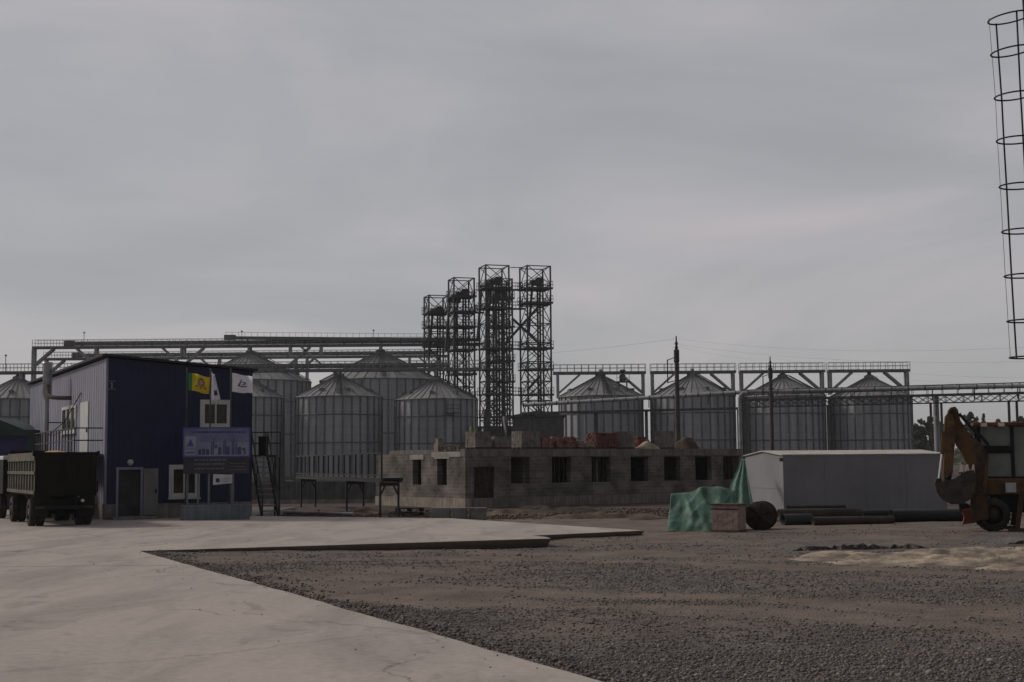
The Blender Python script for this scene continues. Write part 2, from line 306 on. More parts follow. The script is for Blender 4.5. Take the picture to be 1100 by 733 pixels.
M = dict(
    concrete=concrete_mat(), gravel=gravel_mat(), stone=stone_mat(),
    clod=mat('clod', (0.12, 0.085, 0.066), 0.95, scale=2.5, col2=(0.06, 0.045, 0.038)),
    dirt=mat('dirt', (0.085, 0.062, 0.05), 0.95, var=0.3, scale=0.25, col2=(0.05, 0.038, 0.033), bump=0.8, bscale=6, fine=0.25),
    tan_dirt=mat('tan_dirt', (0.17, 0.125, 0.088), 0.95, scale=0.8, col2=(0.075, 0.053, 0.042), bump=0.8, bscale=8, fine=0.2),
    sand=mat('sand', (0.43, 0.355, 0.265), 0.95, scale=1.1, col2=(0.175, 0.138, 0.112), bump=0.9, bscale=7, fine=0.22, mask=(0.40, 0.60)),
    navy=mat('navy_sheet', (0.010, 0.0125, 0.058), 0.5, var=0.12, scale=0.6, streak=0.15, spec=0.4),
    lavender=mat('pale_blue_sheet', (0.28, 0.278, 0.35), 0.55, var=0.05, scale=0.5, streak=0.22, spec=0.35),
    lav_trim=mat('pale_trim', (0.25, 0.245, 0.33), 0.6, var=0.1),
    dark_trim=mat('dark_trim', (0.02, 0.02, 0.03), 0.6),
    white=mat('white_plastic', (0.55, 0.55, 0.53), 0.5, var=0.06, streak=0.12),
    glass=mat('window_glass', (0.028, 0.027, 0.024), 0.12, var=0.3, scale=2, spec=0.5, fine=0),
    door=mat('door_grey', (0.20, 0.20, 0.19), 0.6, var=0.1, streak=0.15),
    black=mat('dark_interior', (0.012, 0.011, 0.011), 0.9),
    plinth=mat('plinth_concrete', (0.20, 0.195, 0.18), 0.95, var=0.2, streak=0.3, bump=0.3),
    plinth_blue=mat('painted_concrete', (0.17, 0.19, 0.215), 0.9, var=0.12, streak=0.25, bump=0.2),
    steel=mat('galvanised_steel', (0.34, 0.345, 0.35), 0.55, 0.3, var=0.18, streak=0.2),
    gsteel=mat('gallery_steel', (0.19, 0.19, 0.195), 0.6, 0.3, var=0.2, streak=0.2),
    dsteel=mat('dark_steel', (0.095, 0.095, 0.10), 0.6, 0.4, var=0.25, streak=0.2),
    tsteel=mat('tower_steel', (0.085, 0.085, 0.09), 0.6, 0.3, var=0.25, streak=0.2),
    railing=mat('painted_rail', (0.05, 0.05, 0.05), 0.6, 0.2, var=0.2),
    chimney=mat('chimney_steel', (0.33, 0.34, 0.36), 0.35, 0.7, var=0.12, streak=0.2),
    brown=mat('brown_duct', (0.09, 0.075, 0.07), 0.7, var=0.2),
    silo=silo_mat('silo_sheet', (0.41, 0.415, 0.43)), silo_roof=silo_mat('silo_roof_sheet', (0.25, 0.25, 0.25), 30, 36),
    silo_rib=mat('silo_stiffener', (0.20, 0.205, 0.21), 0.65, 0.3, var=0.2),
    brick=brick_mat('grey_block_wall', (0.20, 0.175, 0.158), (0.135, 0.118, 0.108), (0.24, 0.215, 0.20), 0.40, 0.2, dirt=.5),
    band=mat('beam_concrete', (0.22, 0.195, 0.175), 0.95, var=0.2, streak=0.3, bump=0.3),
    foot=mat('footing_concrete', (0.34, 0.29, 0.245), 0.95, var=0.2, streak=0.3, bump=0.3),
    pale=mat('pale_lintel', (0.42, 0.385, 0.35), 0.9, var=0.12, streak=0.2, bump=0.2),
    timber=mat('timber', (0.10, 0.068, 0.045), 0.85, var=0.3, scale=4, streak=0.3),
    dtimber=mat('dark_timber', (0.05, 0.036, 0.026), 0.85, var=0.3, scale=4, streak=0.3),
    redbrick=mat('red_brick', (0.23, 0.092, 0.072), 0.92, scale=5.5, col2=(0.10, 0.055, 0.048), bump=0.3, fine=0.25),
    pinkred=mat('pink_red_brick', (0.36, 0.2, 0.165), 0.92, scale=3.5, col2=(0.16, 0.065, 0.055), bump=0.3, fine=0.25),
    pinkbrick=mat('pink_brick', (0.36, 0.265, 0.23), 0.92, scale=3, col2=(0.27, 0.19, 0.165), bump=0.3, fine=0.2),
    greyblock=mat('grey_block', (0.20, 0.178, 0.16), 0.95, var=0.25, scale=3, bump=0.4, fine=0.2),
    kerbblock=mat('cast_block', (0.17, 0.165, 0.155), 0.95, var=0.25, scale=2, bump=0.4),
    truck=mat('truck_green', (0.009, 0.009, 0.007), 0.85, var=0.3, streak=0.25),
    rib=mat('lit_olive', (0.135, 0.125, 0.095), 0.85, var=0.3, scale=3, streak=0.3),  # olive lightened to carry the sunlit tone of the trailer side
    tyre=mat('tyre_rubber', (0.03, 0.028, 0.026), 0.9, scale=3, col2=(0.065, 0.055, 0.047)),
    tred=mat('rubber_dark', (0.02, 0.019, 0.019), 0.9),
    grain=mat('grain', (0.42, 0.26, 0.15), 0.95, var=0.2, bump=0.5, bscale=50),
    white_paint=mat('white_paint', (0.6, 0.6, 0.62), 0.5, var=0.1),
    container=mat('grey_sheet', (0.245, 0.242, 0.25), 0.6, var=0.07, scale=0.6, streak=0.06, spec=0.3, fine=0.05),
    croof=mat('shed_roof', (0.46, 0.43, 0.39), 0.7, var=0.15, streak=0.1),
    tarp=mat('green_tarp', (0.068, 0.142, 0.104), 0.6, var=0.3, scale=2.2, spec=0.4, fine=0.15, bump=0.5, bscale=5),
    rust=mat('rusty_orange_paint', (0.158, 0.086, 0.038), 0.75, scale=3.2, col2=(0.06, 0.04, 0.03), fine=0.25),
    rust_d=mat('worn_dark_orange', (0.095, 0.055, 0.032), 0.8, scale=4, col2=(0.05, 0.038, 0.03), fine=0.25),
    bucket=mat('worn_bucket_steel', (0.085, 0.068, 0.055), 0.7, 0.3, scale=5, col2=(0.05, 0.042, 0.037), fine=0.25),
    chrome=mat('chrome_rod', (0.75, 0.75, 0.75), 0.18, 0.9, var=0.05, fine=0),
    tooth=mat('bare_steel', (0.75, 0.66, 0.55), 0.4, 0.1, var=0.1),
    cabglass=mat('cab_glass', (0.19, 0.212, 0.195), 0.25, var=0.12, scale=2, spec=0.5, fine=0.05),
    red=mat('red_paint', (0.16, 0.035, 0.028), 0.6, var=0.3),
    orange=mat('orange_red_trim', (0.16, 0.065, 0.04), 0.7, var=0.25),
    pipe=mat('rusty_pipe', (0.085, 0.062, 0.052), 0.8, scale=1.5, col2=(0.05, 0.04, 0.037), fine=0.2),
    bpipe=mat('black_pipe', (0.022, 0.022, 0.023), 0.6, var=0.2),
    gpipe=mat('dark_green_pipe', (0.035, 0.045, 0.04), 0.7, var=0.2),
    board_blue=mat('board_blue', (0.055, 0.085, 0.26), 0.5, var=0.12, scale=1.2),
    board_dark=mat('board_dark', (0.05, 0.048, 0.055), 0.6),
    sky_print=mat('printed_sky', (0.20, 0.215, 0.335), 0.5, scale=1.3, col2=(0.11, 0.13, 0.26)),
    print_haze=mat('printed_haze', (0.26, 0.265, 0.37), 0.5, scale=2, col2=(0.19, 0.2, 0.31)), print_dark=mat('printed_dark', (0.045, 0.055, 0.14), 0.6),
    print_pale=mat('printed_pale', (0.28, 0.29, 0.36), 0.6, var=0.12),
    print_mid=mat('printed_mid', (0.06, 0.07, 0.15), 0.6),
    flag_y=mat('flag_yellow', (0.62, 0.48, 0.03), 0.8, var=0.1), flag_g=mat('flag_green', (0.045, 0.22, 0.085), 0.8, var=0.1),
    flag_w=mat('flag_white', (0.80, 0.78, 0.84), 0.8, var=0.05), emblem=mat('emblem_brown', (0.22, 0.13, 0.07), 0.8), emblem_b=mat('emblem_blue', (0.05, 0.055, 0.12), 0.8),
    emblem_p=mat('emblem_pink', (0.45, 0.26, 0.2), 0.8),
    canopy=mat('canopy_green', (0.024, 0.050, 0.044), 0.6, var=0.2), bluetarp=mat('blue_curtain', (0.03, 0.032, 0.085), 0.6, var=0.2),
    pole=mat('concrete_pole', (0.085, 0.08, 0.078), 0.9, var=0.2), poledark=mat('insulator', (0.05, 0.05, 0.05), 0.5), wire=mat('wire', (0.22, 0.22, 0.22), 0.6),
    foliage=mat('foliage', (0.095, 0.105, 0.065), 0.9, scale=0.35, col2=(0.05, 0.058, 0.036), fine=0.3, fscale=2), trunk=mat('bark', (0.07, 0.055, 0.045), 0.95),
    yellow=mat('yellow_plastic', (0.40, 0.38, 0.06), 0.5), greenp=mat('green_plastic', (0.10, 0.2, 0.06), 0.5),
    wall_low=mat('precast_wall', (0.155, 0.155, 0.155), 0.95, var=0.15, streak=0.3), mast=mat('mast_steel', (0.035, 0.034, 0.036), 0.6, 0.3, var=0.2), cloth_red=mat('mast_dark_red', (0.10, 0.03, 0.03), 0.7),
    greyt=mat('grey_sheeting', (0.12, 0.12, 0.12), 0.8, bump=0.4, bscale=6),
)

# ------------------------------------------------------------------ ground
def sstep(a, b, x): t = min(1, max(0, (x-a)/(b-a))); return t*t*(3-2*t)
A_ = G(650, 733); B_ = G(150, 592); C_ = G(592, 578.5); D_ = G(572, 575.5); E_ = G(692, 570.0); F_ = G(482, 557); K_ = G(270, 554.5)
A2 = B_ + (A_-B_)*1.9
def side(p, a, b): return (b.x-a.x)*(p[1]-a.y) - (b.y-a.y)*(p[0]-a.x)
def seg_d(p, a, b):
    ax, ay = a.x, a.y; dx, dy = b.x-ax, b.y-ay; t = max(0, min(1, ((p[0]-ax)*dx+(p[1]-ay)*dy)/(dx*dx+dy*dy)))
    return math.hypot(p[0]-ax-dx*t, p[1]-ay-dy*t)
SANDC = G(1010, 598, -0.1)
def terr(x, y):
    z = -0.14
    tb = sstep(B_.x-1, C_.x, x); z += (.10-.24*tb)*(1-sstep(0.2, 2.5, seg_d((x, y), B_, C_)))*(1 if y > 20 else 0)
    z += 0.05*noise.noise((x*0.35, y*0.35, 1.3)) + 0.02*noise.noise((x*1.4, y*1.4, 4.1))
    z += 0.10*sstep(6, 14, x)*sstep(30, 38, y)
    # rutted bank behind the sand
    by = 36.7 + 0.5*noise.noise((x*0.25, 2.2, 0)); bx_ = sstep(7.2, 8.2, x)
    e = min(sstep(-14, -11, x), 1-sstep(42, 46, x), sstep(4, 6, y), 1-sstep(57, 61, y))
    return z*e + (-0.26)*(1-e)

def tan_zone(x, y):
    # 0 loose grey stone .. 1 ground-down tan dirt (wheel tracks and the compacted far side)
    n = noise.noise((x*.16, y*.34, 21)) + .5*noise.noise((x*.5, y*1.0, 22)) + .25*noise.noise((x*1.7, y*2.6, 23))
    yt = 36.0 - .55*(x+4) + .5*math.sin(x*.5); t = 0
    for off, w in ((0, .55), (2.3, .6), (-8.5, .9), (-10.6, .9)): t = max(t, math.exp(-((y-yt-off)/w)**2))
    z = .44 + .95*n + .75*t + .45*sstep(37.5, 41, y) - .5*(1-sstep(13.5, 18.5, y+2*n)) - .6*(1-sstep(.4, 2.4, seg_d((x, y), A2, B_)+1.2*n))
    return min(1, max(0, z))
def grid_mesh(name, m, x0, x1, y0, y1, step, zf, kind='structure'):
    nx, ny = int((x1-x0)/step)+1, int((y1-y0)/step)+1
    vs = [(x0+i*step, y0+j*step, zf(x0+i*step, y0+j*step)) for j in range(ny) for i in range(nx)]
    fs = [[j*nx+i, j*nx+i+1, (j+1)*nx+i+1, (j+1)*nx+i] for j in range(ny-1) for i in range(nx-1)]
    b = MB(); b.add(vs, fs, True); o = b.build(name, m)
    if kind: o['kind'] = kind
    return o
b = MB(); n_ = 40; S_ = 2500
b.add([(-S_, -60, -0.25), (S_, -60, -0.25), (S_, S_*1.6, -0.25), (-S_, S_*1.6, -0.25)], [[0, 1, 2, 3]])
b.build('ground', M['dirt'])['kind'] = 'structure'
yard = grid_mesh('gravel_yard', M['gravel'], -14, 46, 4, 61, 0.2, terr)
_at = yard.data.attributes.new('tan_dirt', 'FLOAT', 'POINT'); _at.data.foreach_set('value', [tan_zone(v.co.x, v.co.y) for v in yard.data.vertices])

def rocks(name, m, pts, kind='stuff'):
    """pts: (x, y, z, radius) -> one mesh of small angular stones"""
    t = (1+5**0.5)/2; iv = np.array([(-1,t,0),(1,t,0),(-1,-t,0),(1,-t,0),(0,-1,t),(0,1,t),(0,-1,-t),(0,1,-t),(t,0,-1),(t,0,1),(-t,0,-1),(-t,0,1)], float); iv /= np.linalg.norm(iv[0])
    fi = np.array([(0,11,5),(0,5,1),(0,1,7),(0,7,10),(0,10,11),(1,5,9),(5,11,4),(11,10,2),(10,7,6),(7,1,8),(3,9,4),(3,4,2),(3,2,6),(3,6,8),(3,8,9),(4,9,5),(2,4,11),(6,2,10),(8,6,7),(9,8,1)])
    rg = np.random.default_rng(3); P_ = np.array(pts); n = len(P_)
    sc = rg.uniform(0.6, 1.35, (n, 1, 3)); sc[:, :, 2] *= 0.75
    v = iv[None]*(1+rg.uniform(-0.28, 0.28, (n, 12, 1)))*sc*P_[:, None, 3:4]
    a = rg.uniform(0, 6.28, n); c, s = np.cos(a)[:, None], np.sin(a)[:, None]
    v = np.stack([v[..., 0]*c - v[..., 1]*s, v[..., 0]*s + v[..., 1]*c, v[..., 2]], -1) + P_[:, None, :3]
    f = (fi[None] + 12*np.arange(n)[:, None, None]).reshape(-1)
    me = bpy.data.meshes.new(name); me.vertices.add(n*12); me.vertices.foreach_set('co', v.reshape(-1))
    me.loops.add(len(f)); me.loops.foreach_set('vertex_index', f.astype(np.int32)); me.polygons.add(n*20)
    me.polygons.foreach_set('loop_start', np.arange(0, n*60, 3, dtype=np.int32)); me.update(calc_edges=True); me.validate()
    o = bpy.data.objects.new(name, me); COL.objects.link(o); me.materials.append(m); o['kind'] = kind; return o

def on_slab(p): # near slab or far slab
    if side(p, A2, B_) > 0.0 and p[1] < B_.y+0.3: return True
    if side(p, B_, C_) > 0 and p[0] < C_.x: return True
    return False
def scatter_gravel():
    pts = []
    for (ya, yb, dens, ra, rb) in ((10.5, 17, 1150, 0.006, 0.028), (17, 24, 430, 0.008, 0.028), (24, 34, 130, 0.012, 0.032), (34, 48, 32, 0.015, 0.038)):
        hw = yb*0.40; n = int((yb-ya)*2*hw*dens)
        for _ in range(n):
            y = R.uniform(ya, yb); x = R.uniform(-hw, hw)
            if abs(x) > y*0.385 or on_slab((x, y)): continue
            cl = noise.noise((x*0.35, y*0.8, 9.0)) + 0.4*noise.noise((x*1.6, y*2.2, 3.0)); ed = seg_d((x, y), A2, B_)
            cov = .88 - .85*tan_zone(x, y)
            if R.random() > cov: continue
            r = ra + (rb-ra)*R.random()**3
            if R.random() < 0.004: r *= 1.7
            pts.append((x, y, terr(x, y)+r*0.25, r))
    # spilled line of stones along the slab edge
    d = (A2-B_)
    for _ in range(9000):
        t = R.random()**0.8; off = abs(R.gauss(0, 0.35))+0.03; q = B_ + d*t + Vector((-d.y, d.x, 0)).normalized()*off
        if q.y < 10: continue
        r = R.uniform(0.008, 0.034); pts.append((q.x, q.y, terr(q.x, q.y)+r*0.35+0.02, r))
    nn = Vector((-d.y, d.x, 0)).normalized()
    for _ in range(130):                     # strays kicked onto the slab
        t = R.random(); q = B_ + d*t - nn*(R.random()**2.5*2.2+.02); r = R.uniform(.005, .014)
        if q.y > 10.5: pts.append((q.x, q.y, r*.5, r))
    print('stones', len(pts)); return rocks('gravel', M['stone'], pts)
scatter_gravel()

def apron():
    edge = []
    n = 90
    for i in range(n+1):                     # ragged cast edge of the near slab
        t = i/n; p = A2.lerp(B_, t); w = 0.05*noise.noise((t*40, 0.5, 0)) + 0.035*noise.noise((t*130, 3.5, 0))
        nn = Vector((-(B_-A2).y, (B_-A2).x, 0)).normalized(); edge.append(p + nn*w)
    for i in range(1, 40): t = i/40; edge.append(B_.lerp(C_, t) + Vector((0, 0.05*noise.noise((t*30, 8, 0)), 0)))
    edge += [C_, C_.lerp(D_, .5)+Vector((.1, .1, 0)), D_, E_, F_ + Vector((0, .2, 0)), K_, Vector((K_.x, 72, 0)), Vector((-60, 80, 0)), Vector((-60, 2, 0)), Vector((A2.x-1, 2, 0))]
    b = MB(); n = len(edge); low = []
    for i, p in enumerate(edge):
        ins = (91 <= i <= 91+42); low.append((p.x - (.12 if ins and i > 128 else 0), p.y + (.5 if ins else 0), -.32))  # far edge undercut, shaped so that its front face comes out dark
    b.add([(p.x, p.y, 0) for p in edge] + low, [list(range(n))] + [[i, (i+1) % n, n+(i+1) % n, n+i] for i in range(n)])
    o = b.build('concrete_apron', M['concrete']); o['kind'] = 'structure'
apron()

def mound(name, m, cx, cy, rx, ry, h, rz=0, seed=0, z0=-0.25, n=28, rough=0.35, kind='stuff', flat=1.0):
    b = MB(); vs = []; fs = []; ca, sa = math.cos(rz), math.sin(rz)
    rings = 14
    for i in range(rings+1):
        u = i/rings
        for k in range(n):
            a = 2*math.pi*k/n; wob = 1+0.22*noise.noise((math.cos(a)*1.5, math.sin(a)*1.5, seed))
            x, y = math.cos(a)*rx*u*wob, math.sin(a)*ry*u*wob
            z = h*((math.cos(u*math.pi)+1)/2)**flat*(1+rough*noise.noise((x*1.3, y*1.3, seed+5))) + h*0.3*rough*noise.noise((x*4, y*4, seed))*(1-u)
            if i == rings: z = -0.1
            vs.append((cx+x*ca-y*sa, cy+x*sa+y*ca, z0+z))
    for i in range(rings):
        for k in range(n): fs.append([i*n+k, i*n+(k+1) % n, (i+1)*n+(k+1) % n, (i+1)*n+k])
    b.add(vs, fs, True); o = b.build(name, m)
    if kind: o['kind'] = kind
    return o
# sand spread across the gravel
def sand_patch():
    x0, x1, y0, y1 = 4.6, 21.0, 26.0, 37.4
    def zf(x, y):
        cx = sstep(5.4, 8.2, x); lo, hi = 29.0 + 0.9*noise.noise((x*0.4, 1, 6)) - 0.02*(x-8), 36.2 + 0.7*noise.noise((x*0.5, 5, 2))
        mid = 32.7 - 1.0*sstep(9, 13, x) + 0.6*noise.noise((x*0.3, 3, 3)); half = (2.6+2.0*sstep(8, 12, x)+1.0*noise.noise((x*.6, 2, 8)))*cx+0.01
        f = max(0, 1-((y-mid)/half)**2)*cx
        lump = 0.46+0.75*noise.noise((x*0.6, y*1.1, 11)) + 0.55*noise.noise((x*2.0, y*3.6, 12)) + 0.32*noise.noise((x*5.2, y*8, 13))
        return terr(x, y) - 0.025 + f*0.20*max(-.12, lump)
    grid_mesh('sand', M['sand'], x0, x1, y0, y1, 0.09, zf, 'stuff')
sand_patch()
def ledge(x0, x1, yb, h, seed):
    # broken edge of the compacted upper dirt, stepping down towards the yard
    b = MB(); vs = []; fs = []; n = 160; m = 9
    for i in range(n+1):
        x = x0+(x1-x0)*i/n; e = sstep(0, .18, i/n)*sstep(1, .86, i/n); y = yb+.5*noise.noise((x*.5, seed, 0))+.3*noise.noise((x*2.3, seed, 4))+.15*noise.noise((x*7, seed, 4)); hh = h*e*(.75+.5*noise.noise((x*1.3, 3, seed))+.5*noise.noise((x*6, 5, seed)))
        row = [(x, y+.02, terr(x, y)-.12), (x, y+.07*noise.noise((x*9, 1, seed)), terr(x, y)+hh*.5), (x, y, terr(x, y)+hh*.95)]
        for j in range(m): u = (j+1)/m; yy = y+.12+4.2*u; row.append((x, yy, terr(x, yy)+hh*(1-u**1.6)-.015*u+.02*noise.noise((x*2, yy*2, seed))))
        vs += row
    k = m+3
    for i in range(n):
        for j in range(k-1): a = i*k+j; fs.append([a, a+1, a+k+1, a+k])
    b.add(vs, fs, False); b.build('dirt_ledge', M['gravel'])['kind'] = 'structure'
ledge(7.0, 10.6, 35.9, .15, 3); ledge(12.6, 17.5, 36.9, .13, 9)
# dirt banks along the foot of the unfinished building
q = G(650, 556, -.2); mound('dirt_bank', M['tan_dirt'], q.x, q.y, 4.6, 0.7, 0.24, rad(8), 1, n=60, rough=.9)
q = G(590, 552, -.2); mound('dirt_bank', M['dirt'], q.x, q.y+2, 5.5, 1.2, 0.3, rad(25), 2, n=60, rough=1.0)
q = G(700, 560, -.2); mound('dirt_bank', M['dirt'], q.x, q.y, 2.6, 0.8, 0.22, rad(5), 3, n=50, rough=1.0)
q = G(393, 552, -.2); mound('dirt_bank', M['tan_dirt'], q.x, q.y+1, 1.4, 0.9, 0.3, 0, 4, n=40, rough=.9)
q = G(548, 553, -.2); mound('dirt_bank', M['tan_dirt'], q.x, q.y+1, 2.4, 0.8, 0.22, 0.2, 5, n=50, rough=1.0)
pts = []
for _ in range(5200):
    px = R.uniform(272, 735); y = R.uniform(57.5, 72); p = G(px, 550, -.25); x = p.x*y/p.y
    if on_slab((x, y)) and x < K_.x: continue
    pts.append((x, y, -0.24 + 0.03*R.random(), 0.02+0.09*R.random()**4))
rocks('rubble', M['clod'], pts)

# ------------------------------------------------------------------ walls with real openings
def wall(b, L_, z0, z1, th, openings, ztop=None):
    """box wall in local x (0..L_), y (0..th), with rectangular holes (x0,x1,z0,z1)"""
    xs = sorted(set([0, L_] + [o[i] for o in openings for i in (0, 1)]))
    for a, c in zip(xs[:-1], xs[1:]):
        ops = sorted([(o[2], o[3]) for o in openings if o[0] <= a+1e-6 and o[1] >= c-1e-6]); z = z0
        for (p, q) in ops + [(z1, z1)]:
            if p - z > 0.004: b.bx(a, c, 0, th, z, p)
            z = max(z, q)
    return b
def ribs(b, L_, z0, z1f, openings, step=0.25, w=0.035, d=0.012, y=-0.001):
    n = int(L_/step)
    for i in range(n+1):
        x = min(L_-w, 0.03+i*step); z = z0; z1 = z1f(x)
        for (p, q) in sorted([(o[2], o[3]) for o in openings if o[0]-0.06 < x+w and o[1]+0.06 > x]) + [(z1, z1)]:
            if p - z > 0.02: b.bx(x, x+w, y-d, y, z, p)
            z = max(z, q)
    return b
RIGHTM = lambda: None
def place(mb, Mx):
    mb.v = [tuple(Mx @ Vector(v)) for v in mb.v]; return mb

# ------------------------------------------------------------------ navy two-storey building
def blue_building():
    ang = rad(27); dx = (math.cos(ang), math.sin(ang)); dy = (-math.sin(ang), math.cos(ang))
    B0 = G(112, 558.5); B = (B0.x, B0.y)
    W_, D_len = hit(270.5, 500, B, dx)[0], hit(32.5, 430, B, dy)[0]
    hl, hr = hit(112, 383.5, B, dx)[1], hit(270, 399, B, dx)[1]
    root = thing('office_building', 'two storey metal clad office with a navy front and pale lavender side wall', 'building', (B0.x, B0.y, 0), ang)
    def R2(px0, py0, px1, py1, d=dx):
        a = hit(px0, py0, B, d); c = hit(px1, py1, B, d); return (min(a[0], c[0]), max(a[0], c[0]), min(a[1], c[1]), max(a[1], c[1]))
    door = R2(126.5, 504, 151, 557); win1 = R2(182, 500, 213.5, 534); win2 = R2(215.5, 430, 247.5, 459.5)
    door = (door[0], door[1], 0.12, door[3]); fops = [door, win1, win2]
    pl = 0.62
    # front: navy sheet above a concrete plinth
    f = wall(MB(), W_, pl, hr-0.02, 0.12, [(o[0], o[1], max(o[2], pl), o[3]) for o in fops])
    f.add([(0, 0, hr-0.02), (W_, 0, hr-0.02), (0, 0, hl-0.02), (0, 0.12, hr-0.02), (W_, 0.12, hr-0.02), (0, 0.12, hl-0.02)], [[0, 1, 2], [3, 5, 4], [0, 2, 5, 3], [1, 4, 5, 2], [0, 3, 4, 1]])
    ribs(f, W_, pl+0.01, lambda x: hl-0.05-(hl-hr)*(x+.05)/W_, [(o[0], o[1], max(o[2], pl), o[3]) for o in fops])
    f.build('front_wall', M['navy'], root)
    p_ = wall(MB(), W_, -0.05, pl-0.004, 0.16, [(door[0], door[1], 0.12, pl-0.004)]); place(p_, Matrix.Translation((0, -0.04, 0)))
    p_.bx(-0.04, 0.12, 0.125, D_len, -0.05, pl-0.004)
    p_.build('plinth', M['plinth'], root)
    # long pale side wall (local -x face)
    sw = []
    def S2(*a): return R2(*a, d=dy)
    wn = S2(67.5, 438.5, 82, 464); dr = S2(87.5, 433, 95, 487); low = None
    sops = [wn, dr]
    s = wall(MB(), D_len-0.13, pl, hl-0.05, 0.12, [(o[0]-0.13, o[1]-0.13, o[2], o[3]) for o in sops]); ribs(s, D_len-0.13, pl, lambda x: hl-0.08, [(o[0]-.13, o[1]-.13, o[2], o[3]) for o in sops], 0.5, 0.04, 0.012)
    Ms = Matrix(((0, 1, 0, 0), (1, 0, 0, 0.13), (0, 0, 1, 0), (0, 0, 0, 1))); place(s, Ms); s.build('side_wall', M['lavender'], root)
    # remaining walls and floor inside
    o = MB(); o.bx(W_-0.12, W_-0.003, 0.125, D_len, -0.05, hr-0.05); o.bx(0.125, W_-0.125, D_len-0.12, D_len, -0.05, hr-0.05); o.build('rear_wall', M['navy'], root)
    o = MB(); o.bx(0.13, W_-0.13, 0.13, D_len-0.13, -0.04, 0.11); o.bx(0.13, W_-0.13, 0.13, D_len-0.13, 3.0, 3.2); o.bx(0.13, W_-0.13, 2.6, 2.7, 0.12, 2.99); o.bx(0.13, W_-0.13, 2.6, 2.7, 3.21, hr-.3); o.build('inner_floor', M['black'], root)
    # shed roof with dark overhanging fascia
    r = MB(); ov = 0.22
    def roofz(x): return hl + 0.02 - (hl-hr)*x/W_
    x0, x1, y0, y1 = -ov, W_+0.18, -0.22, D_len+0.2; t = 0.09
    vs = [(x0, y0, roofz(x0)), (x1, y0, roofz(x1)), (x1, y1, roofz(x1)), (x0, y1, roofz(x0))]
    r.add(vs + [(v[0], v[1], v[2]+t) for v in vs], [[3, 2, 1, 0], [4, 5, 6, 7], [0, 1, 5, 4], [1, 2, 6, 5], [2, 3, 7, 6], [3, 0, 4, 7]]); r.build('roof', M['dark_trim'], root)
    c = MB(); c.bx(-0.03, 0.055, -0.035, -0.003, pl, hl-0.04); c.bx(-0.035, -0.003, -0.003, 0.06, pl, hl-0.04); c.build('corner_trim', M['lav_trim'], root)
    # framed windows: frame, mullion, panes set back
    def window(rect, m_, face='f', sash=2, fw=0.17):
        x0, x1, z0, z1 = rect; fr = MB(); g = MB()
        for a in ((x0-0.02, x1+0.02, z0-0.02, z0+fw), (x0-0.02, x1+0.02, z1-fw, z1+0.02), (x0-0.02, x0+fw, z0+fw+.001, z1-fw-.001), (x1-fw, x1+0.02, z0+fw+.001, z1-fw-.001)): fr.bx(a[0], a[1], -0.055, 0.06, a[2], a[3])
        for k in range(1, sash): xm = x0 + (x1-x0)*k/sash; fr.bx(xm-0.035, xm+0.035, -0.035, 0.055, z0+fw+.001, z1-fw-.001)
        fr.bx(x0-0.06, x1+0.06, -0.11, -0.002, z0-0.075, z0-0.025)
        g.bx(x0+fw-.01, x1-fw+.01, 0.025, 0.04, z0+fw-.01, z1-fw+.01)
        if face == 's': place(fr, Matrix(((0, 1, 0, 0), (1, 0, 0, 0), (0, 0, 1, 0), (0, 0, 0, 1)))); place(g, Matrix(((0, 1, 0, 0), (1, 0, 0, 0), (0, 0, 1, 0), (0, 0, 0, 1))))
        w = fr.build('window', M['white'], root); g.build('pane', m_, w); return w
    window(win1, M['glass']); window(win2, M['glass']); window(wn, M['glass'], 's', 3, 0.12)
    # entrance: frame, opened leaf folded flat against the wall
    fr = MB(); d0, d1, _, dz = door
    fr.bx(d0-0.07, d0+0.03, -0.06, 0.1, 0.12, dz+0.07); fr.bx(d1-0.03, d1+0.07, -0.06, 0.1, 0.12, dz+0.07); fr.bx(d0+0.031, d1-0.031, -0.06, 0.1, dz-0.03, dz+0.07); fr.build('door_frame', M['lav_trim'], root)
    lf = MB(); lf.bx(d1+0.08, d1+0.08+(d1-d0)*0.62, -0.13, -0.075, 0.14, dz+0.02); dl = lf.build('door', M['door'], root)
    h_ = MB(); h_.bx(d1+0.55, d1+0.6, -0.19, -0.131, 1.05, 1.2); h_.build('handle', M['dark_trim'], dl)
    dr_ = MB(); dr_.bx(d0+0.04, d1-0.04, 0.14, 0.19, 0.12, dz-0.04); dr_.build('dark_doorway_panel', M['board_dark'], root)  # dark panel stands in for the unlit interior behind the open doorway
    st = MB(); st.bx(d0-0.3, d1+0.5, -0.75, -0.042, 0.001, 0.11); st.build('door_step', M['plinth'], root)
    sd = MB(); sd.bx(-0.05, 0.05, dr[0], dr[1], dr[2], dr[3]); sdr = sd.build('side_door', M['white'], root)
    h_ = MB(); h_.bx(-0.1, -0.051, dr[0]+0.1, dr[0]+0.16, dr[2]+.9, dr[2]+1.05); h_.build('handle', M['dark_trim'], sdr)
    lx, lz = hit(139.5, 497, B, dx); lm = MB(); lm.lathe([(0.0, -0.19), (0.09, -0.17), (0.13, -0.09), (0.11, -0.03), (0.11, -0.003), (0, -0.003)], 16, (lx, 0, lz), 'y'); lm.build('lamp', M['white'], root)
    # number plate reading 1
    nx, nz = hit(120, 414, B, dx); n = MB(); n.bx(nx-0.15, nx+0.15, -0.05, -0.03, nz-0.17, nz+0.17); pt = n.build('number_plate', M['navy'], root)
